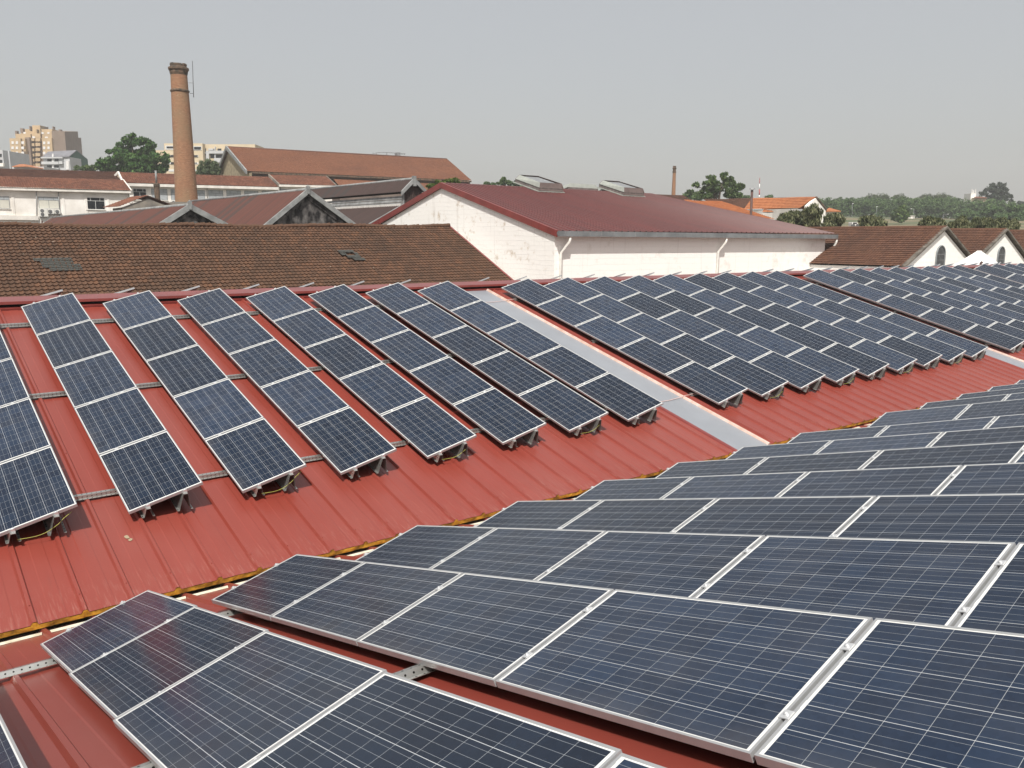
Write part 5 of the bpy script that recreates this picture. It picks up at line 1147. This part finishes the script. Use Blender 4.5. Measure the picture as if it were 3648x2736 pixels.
def trunk_mb(h, r, blobs, seed):
    rnd = random.Random(seed); m = MB(); m.tube([(0, 0, 0), (rnd.uniform(-.2, .2), 0, h*.5), (rnd.uniform(-.3, .3), .1, h)], [r, r*.75, r*.5], 9)
    for b in blobs: 
        m.tube([(0, 0, h*rnd.uniform(.55, .95)), (b[0]*.5, b[1]*.5, (h+b[2])*.5), (b[0], b[1], b[2])], [r*.4, r*.25, r*.08], 6)
    m.sm = True; return m
def tree(name, label, base, blobs, n, size, leaf, seed, group=None, th=None, tr=.3, cat='tree', up_=0):
    t = thing(name, label, cat, tuple(base), group)
    zmin = min(b[2]-b[5] for b in blobs); c = obj('crown', crown(seed, blobs, n, size, 0, up_), leaf, t); k = obj('trunk', trunk_mb(th or max(1, zmin+.5), tr, blobs, seed), M_BARK, t)
    return t
def tree_at(px, py, D0, blobs_px, zg=None):
    """base under pixel px at depth D0; blob list in photo pixels (x,y,rx,ry) -> local metres"""
    b = atD(px, py, D0); zg = GZ if zg is None else zg; k = D0/FPX; base = Vector((b.x, b.y, zg)); out = []
    for x, y, rx, ry in blobs_px:
        p = atD(x, y, D0)-base; out.append((p.x, p.y, p.z, rx*k, rx*k, ry*k))
    return base, out
# the big dark tree left of the chimney
Q1 = lambda x, y: (x/2.212, 150+y/2.212)
bl = [(1040, 775, 60, 50), (1000, 800, 62, 50), (1140, 810, 70, 60), (1185, 860, 50, 45), (1010, 880, 90, 70), (1110, 890, 95, 70), (900, 900, 80, 50), (850, 945, 75, 50), (960, 960, 110, 70), (1080, 960, 120, 75), (1200, 960, 100, 70), (1270, 910, 60, 45), (1290, 985, 48, 30), (800, 985, 60, 35), (1150, 1010, 120, 50), (900, 1010, 100, 45)]
base, B_ = tree_at(1060/2.212, 600, 205, [(*Q1(x, y), rx/2.212, ry/2.212) for x, y, rx, ry in bl])
rnd = np.random.RandomState(3); B_ = [(x, y+rnd.uniform(-3.0, 3.0), z, a, b_, c_) for x, y, z, a, b_, c_ in B_]
tree('broadleaf_tree', 'big dense dark green tree left of the tall chimney', base, B_, 22000, .40, M_LEAF_BIG, 11, None, 10, .6)
base, B_ = tree_at(320, 610, 230, [(*Q1(710, 985), 22, 14), (*Q1(660, 1000), 20, 10), (*Q1(740, 1000), 14, 12), (*Q1(610, 995), 12, 9)])
tree('broadleaf_tree', 'low sparse bushes between the green house and the big tree', base, B_, 1500, .40, M_LEAF_MID, 12)
base, B_ = tree_at(742, 620, 190, [(720, 600, 17, 20), (745, 590, 22, 20), (770, 603, 20, 18), (740, 615, 36, 18), (712, 612, 12, 12), (765, 585, 12, 10)])
tree('feathery_tree', 'grey-green feathery tree between chimney and hall gable', base, B_, 3800, .42, M_LEAF_OLIVE, 13, up_=.45)
base, B_ = tree_at(1590, 660, 98, [(1560, 655, 26, 12), (1600, 650, 30, 13), (1540, 668, 22, 12), (1625, 645, 22, 8), (1575, 675, 30, 14)])
tree('bright_bush', 'bright green tree top peeking behind the white gable peak', base, B_, 2200, .22, M_LEAF_BRIGHT, 14)
for lab, px, blobs, lf, sd_ in (('pale green tree just left of the first roof ventilator', 1795, [(1795, 645, 14, 12), (1785, 655, 16, 10), (1812, 652, 14, 11)], M_LEAF_MID, 15),
    ('darker tree touching the first roof ventilator from behind', 1850, [(1840, 653, 16, 10), (1862, 646, 18, 12), (1885, 645, 22, 12), (1850, 662, 24, 8)], M_LEAF_FOREST, 16), ('low faint tree line top left of the pale green tree', 1740, [(1735, 655, 10, 5), (1755, 657, 8, 4)], M_LEAF_FOREST, 17)):
    base, B_ = tree_at(px, 670, 230, blobs); tree('broadleaf_tree', lab, base, B_, 1500, .42, lf, sd_)
# tree pair behind the orange roofs
T1 = lambda L: [(*OX(x, y), rx/3.6867, ry/3.6867) for x, y, rx, ry in L]
base, B_ = tree_at(OX(560, 0)[0], 700, 190, T1([(620, 265, 62, 60), (560, 300, 70, 60), (450, 345, 70, 60), (370, 360, 55, 35), (550, 400, 95, 70), (450, 430, 75, 60), (590, 470, 90, 60), (450, 505, 90, 45), (640, 350, 40, 60), (350, 340, 35, 20)]))
rnd = np.random.RandomState(5); B_ = [(x, y+rnd.uniform(-2, 2), z, a, b_, c_) for x, y, z, a, b_, c_ in B_]
tree('poplar_tree', 'tall loose tree, larger of the pair behind the orange roofs', base, B_, 5200, .42, M_LEAF_MID, 21, tr=.5)
base, B_ = tree_at(OX(780, 0)[0], 700, 192, T1([(745, 300, 42, 45), (760, 360, 55, 50), (850, 390, 70, 40), (790, 440, 75, 60), (720, 470, 60, 55), (800, 510, 95, 40), (895, 380, 42, 30), (690, 500, 40, 40)]))
tree('poplar_tree', 'tall loose tree with a gap, right one of the pair', base, B_, 3600, .42, M_LEAF_MID, 22, tr=.45)
base, B_ = tree_at(OX(220, 0)[0], 700, 230, T1([(225, 460, 48, 38), (180, 490, 45, 40), (270, 500, 50, 35), (330, 490, 55, 45), (260, 530, 130, 30)]))
tree('poplar_tree', 'small pale trees left of the loose tall pair', base, B_, 2200, .5, M_LEAF_MID, 23)
for i, (x, y, rx, ry, lab) in enumerate(((955, 525, 55, 16, 'low distant tree just left of the rusty flue pipe'), (1260, 520, 45, 12, 'low distant tree right of the striped mast'))):
    base, B_ = tree_at(OX(x, 0)[0], 705, 330, T1([(x, y, rx, ry), (x-30, y+6, rx*.6, ry*.7)])); tree('broadleaf_tree', lab, base, B_, 700, .6, M_LEAF_FOREST, 30+i)
# round upright-leaved shrubs behind the brown sheds
sh = [(2400+1570/3.6867, 560+790/3.6867, 58, 28, 104, 'wide round shrub tree in front of the orange house'), (2400+1800/3.6867, 560+760/3.6867, 40, 38, 102, 'taller round shrub tree against the white orange-roofed gable'),
      (2400+2110/3.6867, 560+800/3.6867, 42, 28, 106, 'round shrub tree right of the small white house'), (*PX(370, 575), 48, 27, 104, 'dense round shrub tree alone on the grassy slope'),
      (*PX(1110, 590), 38, 24, 100, 'round shrub tree just behind the peak of the nearest gable'), (*PX(1440, 600), 38, 22, 100, 'round shrub tree between the two gable peaks, left one'),
      (*PX(1660, 605), 34, 20, 101, 'low round shrub tree between the two gable peaks, middle one'), (*PX(1830, 590), 42, 26, 99, 'tall round shrub tree left of the second gable peak'), (*PX(2010, 615), 34, 24, 97, 'round shrub tree right of the second gable peak')]
for i, (x, y, rx, ry, D0, lab) in enumerate(sh):
    base, B_ = tree_at(x, y, D0, [(x, y+4, rx, ry*1.05), (x-rx*.45, y+ry*.35, rx*.6, ry*.7), (x+rx*.45, y+ry*.3, rx*.6, ry*.75), (x, y+ry, rx*.95, ry*.8)])
    tree('round_shrub', lab, base, B_, 4600, .27, M_LEAF_SHRUB, 40+i, 'round shrubs behind the brown roofs', up_=.55, cat='shrub tree')
# forest on the hill: individual trees, shared meshes
rndf = random.Random(11)
FM = []
for v in range(5):
    rr_ = random.Random(50+v); bl = []
    for k in range(9): a = rr_.uniform(0, 6.28); q = rr_.uniform(0, 2.4); bl.append((q*math.cos(a), q*math.sin(a), rr_.uniform(3.2, 9.2), rr_.uniform(1.7, 2.8), rr_.uniform(1.7, 2.8), rr_.uniform(1.6, 2.4)))
    bl.append((0, 0, 9.6+rr_.uniform(-.4, .6), 1.9, 1.9, 2.0)); bl.append((0, 0, 2.2, 3.2, 3.2, 2.0))
    FM.append((crown(60+v, bl, 2300, .50).mesh('crown', [M_LEAF_FOREST]), trunk_mb(5, .3, bl[:5], v).mesh('trunk', [M_BARK])))
DM = crown(70, [(0, 0, 9.6, 3.2, 3.2, 2.6), (0, 0, 8, 4.4, 4.4, 2.8), (1.2, 0, 6, 4, 4, 2.5)], 2400, .42, 0, .1).mesh('crown', [M_LEAF_OLIVE]), trunk_mb(8, .3, [(0, 0, 9, 1, 1, 1)], 2).mesh('trunk', [M_BARK])
def on_hill(px, py_top, D0, hgt):
    p = atD(px, py_top, D0); return Vector((p.x, p.y, p.z-hgt)), hgt
def forest_tree(px, ytop, ybase, D0, v, label, group, mesh=None, wid=1.0):
    a, b = atD(px, ytop, D0), atD(px, ybase, D0); t = thing('forest_tree' if mesh is None else 'umbrella_pine', label, 'tree', (a.x, a.y, b.z), group)
    s = (a.z-b.z)/12.0; t.scale = (s*wid, s*wid, s); t.rotation_euler = (0, 0, v*1.7)
    cm, km = mesh or FM[v % 5]
    for nm, me in (('crown', cm), ('trunk', km)): o = D.objects.new(nm, me); o.parent = t; COL.objects.link(o)
    return t
front = []
x = -230; k = 0
while x < 2420:
    xx = x+rndf.uniform(-10, 10); front.append((xx, 300+ (-18 if 900 < xx < 1300 else 0)+ (40 if xx > 1900 else 0)+rndf.uniform(-28, 18), 540+(25 if xx > 1000 else 0)+(60 if xx > 1700 else 0), 372+rndf.uniform(-12, 12))); x += rndf.uniform(50, 76)
back = [(xx+rndf.uniform(-14, 14), (272 if xx < 1750 else 350)+rndf.uniform(-16, 22), 480, 405+rndf.uniform(-8, 12)) for xx in range(-260, 2420, 80)]
frontlab = lambda i: '%s tree from the left in the front row of the hillside wood' % ORD[i]
for i, (xx, y0, y1, D0) in enumerate(front): forest_tree(*PX(xx, 0)[:1], PX(0, y0)[1], PX(0, y1)[1], D0, i, frontlab(i), 'trees of the hillside wood', None, 1.0)
for i, (xx, y0, y1, D0) in enumerate(back): forest_tree(PX(xx, 0)[0], PX(0, y0)[1], PX(0, y1)[1], D0, i+3, '%s tree from the left in the back row of the hillside wood' % ORD[i], 'trees of the hillside wood', None, 1.25)
for i, (xx, y0) in enumerate(((380, 214), (505, 210), (690, 216), (1020, 216), (1115, 222), (1220, 208))): forest_tree(PX(xx, 0)[0], PX(0, y0)[1], PX(0, 470)[1], 428, i, '%s dome-topped tree from left rising above the hillside wood' % ORD[i], 'dome-topped trees above the wood', DM, 1.0 if i != 5 else 1.15)
# single tree on the slope and the right-hand mass
base, B_ = tree_at(PX(710, 0)[0], PX(0, 540)[1], 255, [(*PX(715, 440), 20, 14), (*PX(690, 500), 27, 17), (*PX(745, 500), 24, 18), (*PX(700, 545), 28, 14), (*PX(740, 400), 11, 8)], atD(*PX(710, 592), 255).z)
tree('broadleaf_tree', 'single round tree standing on the grassy slope before the wood', base, B_, 2200, .42, M_LEAF_MID, 81)
for i, (x, y, rx, ry, D0, lab) in enumerate(((1840, 440, 110, 55, 300, 'broad dark tree on the slope left of the right edge'), (2080, 500, 150, 100, 290, 'broad dark tree mass at the right edge of the picture'), (1560, 480, 130, 70, 320, 'broad tree below the church on the slope'))):
    k = 3.4136; base, B_ = tree_at(PX(x, 0)[0], PX(0, y)[1], D0, [(*PX(x, y), rx/k, ry/k), (*PX(x-rx*.6, y+ry*.4), rx*.7/k, ry*.7/k), (*PX(x+rx*.6, y+ry*.3), rx*.7/k, ry*.8/k), (*PX(x, y+ry*.9), rx/k, ry*.7/k)])
    tree('broadleaf_tree', lab, base, B_, 4200, .55, M_LEAF_FOREST, 90+i)
eb = [(1910, 150, 65, 42), (1830, 135, 35, 25), (1950, 125, 35, 25), (1800, 200, 80, 40), (1880, 220, 80, 45), (1975, 210, 50, 55), (2020, 275, 45, 45), (1720, 235, 60, 22), (1850, 280, 90, 40), (1950, 300, 80, 40), (1790, 300, 60, 40), (2060, 325, 28, 16)]
base, B_ = tree_at(PX(1890, 0)[0], PX(0, 300)[1], 400, [(*PX(x, y), rx/3.4136, ry/3.4136) for x, y, rx, ry in eb], atD(*PX(1890, 400), 400).z)
tree('eucalyptus_tree', 'tall dark eucalyptus standing above the wood at right', base, B_, 5200, .62, M_LEAF_EUC, 95, tr=.6)
base, B_ = tree_at(PX(2190, 0)[0], PX(0, 360)[1], 420, [(*PX(2185, 365), 12, 12), (*PX(2150, 345), 7, 5)], atD(*PX(2190, 420), 420).z); tree('eucalyptus_tree', 'small dark tree at the right edge beside the tall eucalyptus', base, B_, 900, .5, M_LEAF_EUC, 96)
# church-like building by the eucalyptus
t = thing('church', 'distant pale building with a small bell tower beside the eucalyptus', 'church', tuple(atD(*PX(1680, 320), 395)))
block(t, 'wall', PX(1610, 0)[0], PX(1755, 0)[0], PX(0, 288)[1], PX(0, 380)[1], 392, M_CREAMWALL, 8); block(t, 'tower', PX(1568, 0)[0], PX(1630, 0)[0], PX(0, 235)[1], PX(0, 380)[1], 394, M_PLASTER, 6)
mb = MB()
for xx in (1580, 1600, 1625): mb.tube([atD(*PX(xx, 240), 396), atD(*PX(xx, 185 if xx != 1600 else 195), 396)], .16, 6)
part('belfry_posts', mb, M_PLASTER, t); mb = MB(); mb.slab([atD(*PX(1605, 290), 391), atD(*PX(1760, 296), 391), atD(*PX(1735, 286), 400), atD(*PX(1630, 280), 400)], (0, 0, .3)); part('roof', mb, M_TILE_RED, t)
# parked van and gate posts on the slope, lamp posts
t = thing('parked_van', 'white van half hidden between two round shrubs', 'van', tuple(atD(*PX(160, 620), 150)))
a = atD(*PX(120, 632), 150); b = atD(*PX(205, 632), 150); u = (b-a); L_ = u.length; u.normalize(); n_ = Vector((-u.y, u.x, 0)).normalized(); hgt = atD(*PX(160, 585), 150).z-a.z
side = [(0, 0), (L_, 0), (L_, hgt*.5), (L_*.8, hgt*.6), (L_*.68, hgt), (L_*.04, hgt), (0, hgt*.8)]
mb = MB(); mb.slab([a+u*x+Vector((0, 0, z)) for x, z in side], n_*1.7); part('body', mb, M_WHITEPAINT, t)
mb = MB(); mb.slab([a+u*x+Vector((0, 0, z))-n_*.01 for x, z in ((L_*.12, hgt*.55), (L_*.7, hgt*.55), (L_*.64, hgt*.9), (L_*.12, hgt*.9))], n_*-.02); part('window', mb, M_GLASS, t)
for x in (.2, .8):
    c = a+u*(L_*x)+Vector((0, 0, .05)); m = MB(); m.tube([c-n_*.03, c+n_*.2], .34, 14); part('wheel', m, M_ACDARK, t)
mb = MB(); mb.box(a.x-4, b.x+6, a.y-4, a.y+6, GZ-.5, a.z-.3); o = obj('road', mb, M_GROUND); o['kind'] = 'structure'
for i, (x, lab) in enumerate(((828, 'left white gate post before the wood'), (858, 'right white gate post before the wood'))):
    a, b = atD(*PX(x, 545), 345), atD(*PX(x, 512), 345); mb = MB(); mb.box(a.x-.55, a.x+.55, a.y-.5, a.y+.5, a.z-1.5, b.z); mb.box(a.x-.7, a.x+.7, a.y-.65, a.y+.65, b.z, b.z+.2); tag(obj('gate_post', mb, M_PLASTER), lab, 'gate post', 'gate posts before the wood')
for i, (x, y0, y1, dx, lab) in enumerate(((872, 425, 520, -40, 'lamp post beside the white gate posts'), (1235, 490, 560, 60, 'lamp post on the slope below the tall trees'), (122, 360, 480, 18, 'lamp post at the left end of the wood'), (420, 398, 480, 14, 'lamp post above the lone round shrub'), (1745, 497, 560, -25, 'lamp post left of the second gable peak'))):
    D0 = 340; a, b = atD(*PX(x, y1+30), D0), atD(*PX(x, y0), D0); c = atD(*PX(x+dx, y0-2), D0)
    t = thing('street_lamp', lab, 'street lamp', tuple(a), 'street lamps before the wood'); part('pole', tube([a, b], [.09, .05], 6), M_GREYMETAL, t); part('arm', tube([b, c], .05, 6), M_GREYMETAL, t)
    m = MB(); e = (c-b).normalized(); m.tube([c-e*.6, c], [.12, .09], 8); part('lamp_head', m, M_WHITEPAINT, t)

# ================================================================== HAZE
mb = MB(); mb.box(-420, 900, -60, 620, GZ-2, 75)
hm = D.materials.new('summer_haze'); hm.use_nodes = True; n, l = nodes(hm); n.remove(n['Principled BSDF'])
pv = n.new('ShaderNodeVolumePrincipled'); pv.inputs['Color'].default_value = (.84, .85, .86, 1); pv.inputs['Density'].default_value = .0004; pv.inputs['Anisotropy'].default_value = 0
l.new(pv.outputs[0], n['Material Output'].inputs['Volume'])
hz_ = obj('haze', mb, hm); hz_['kind'] = 'stuff'
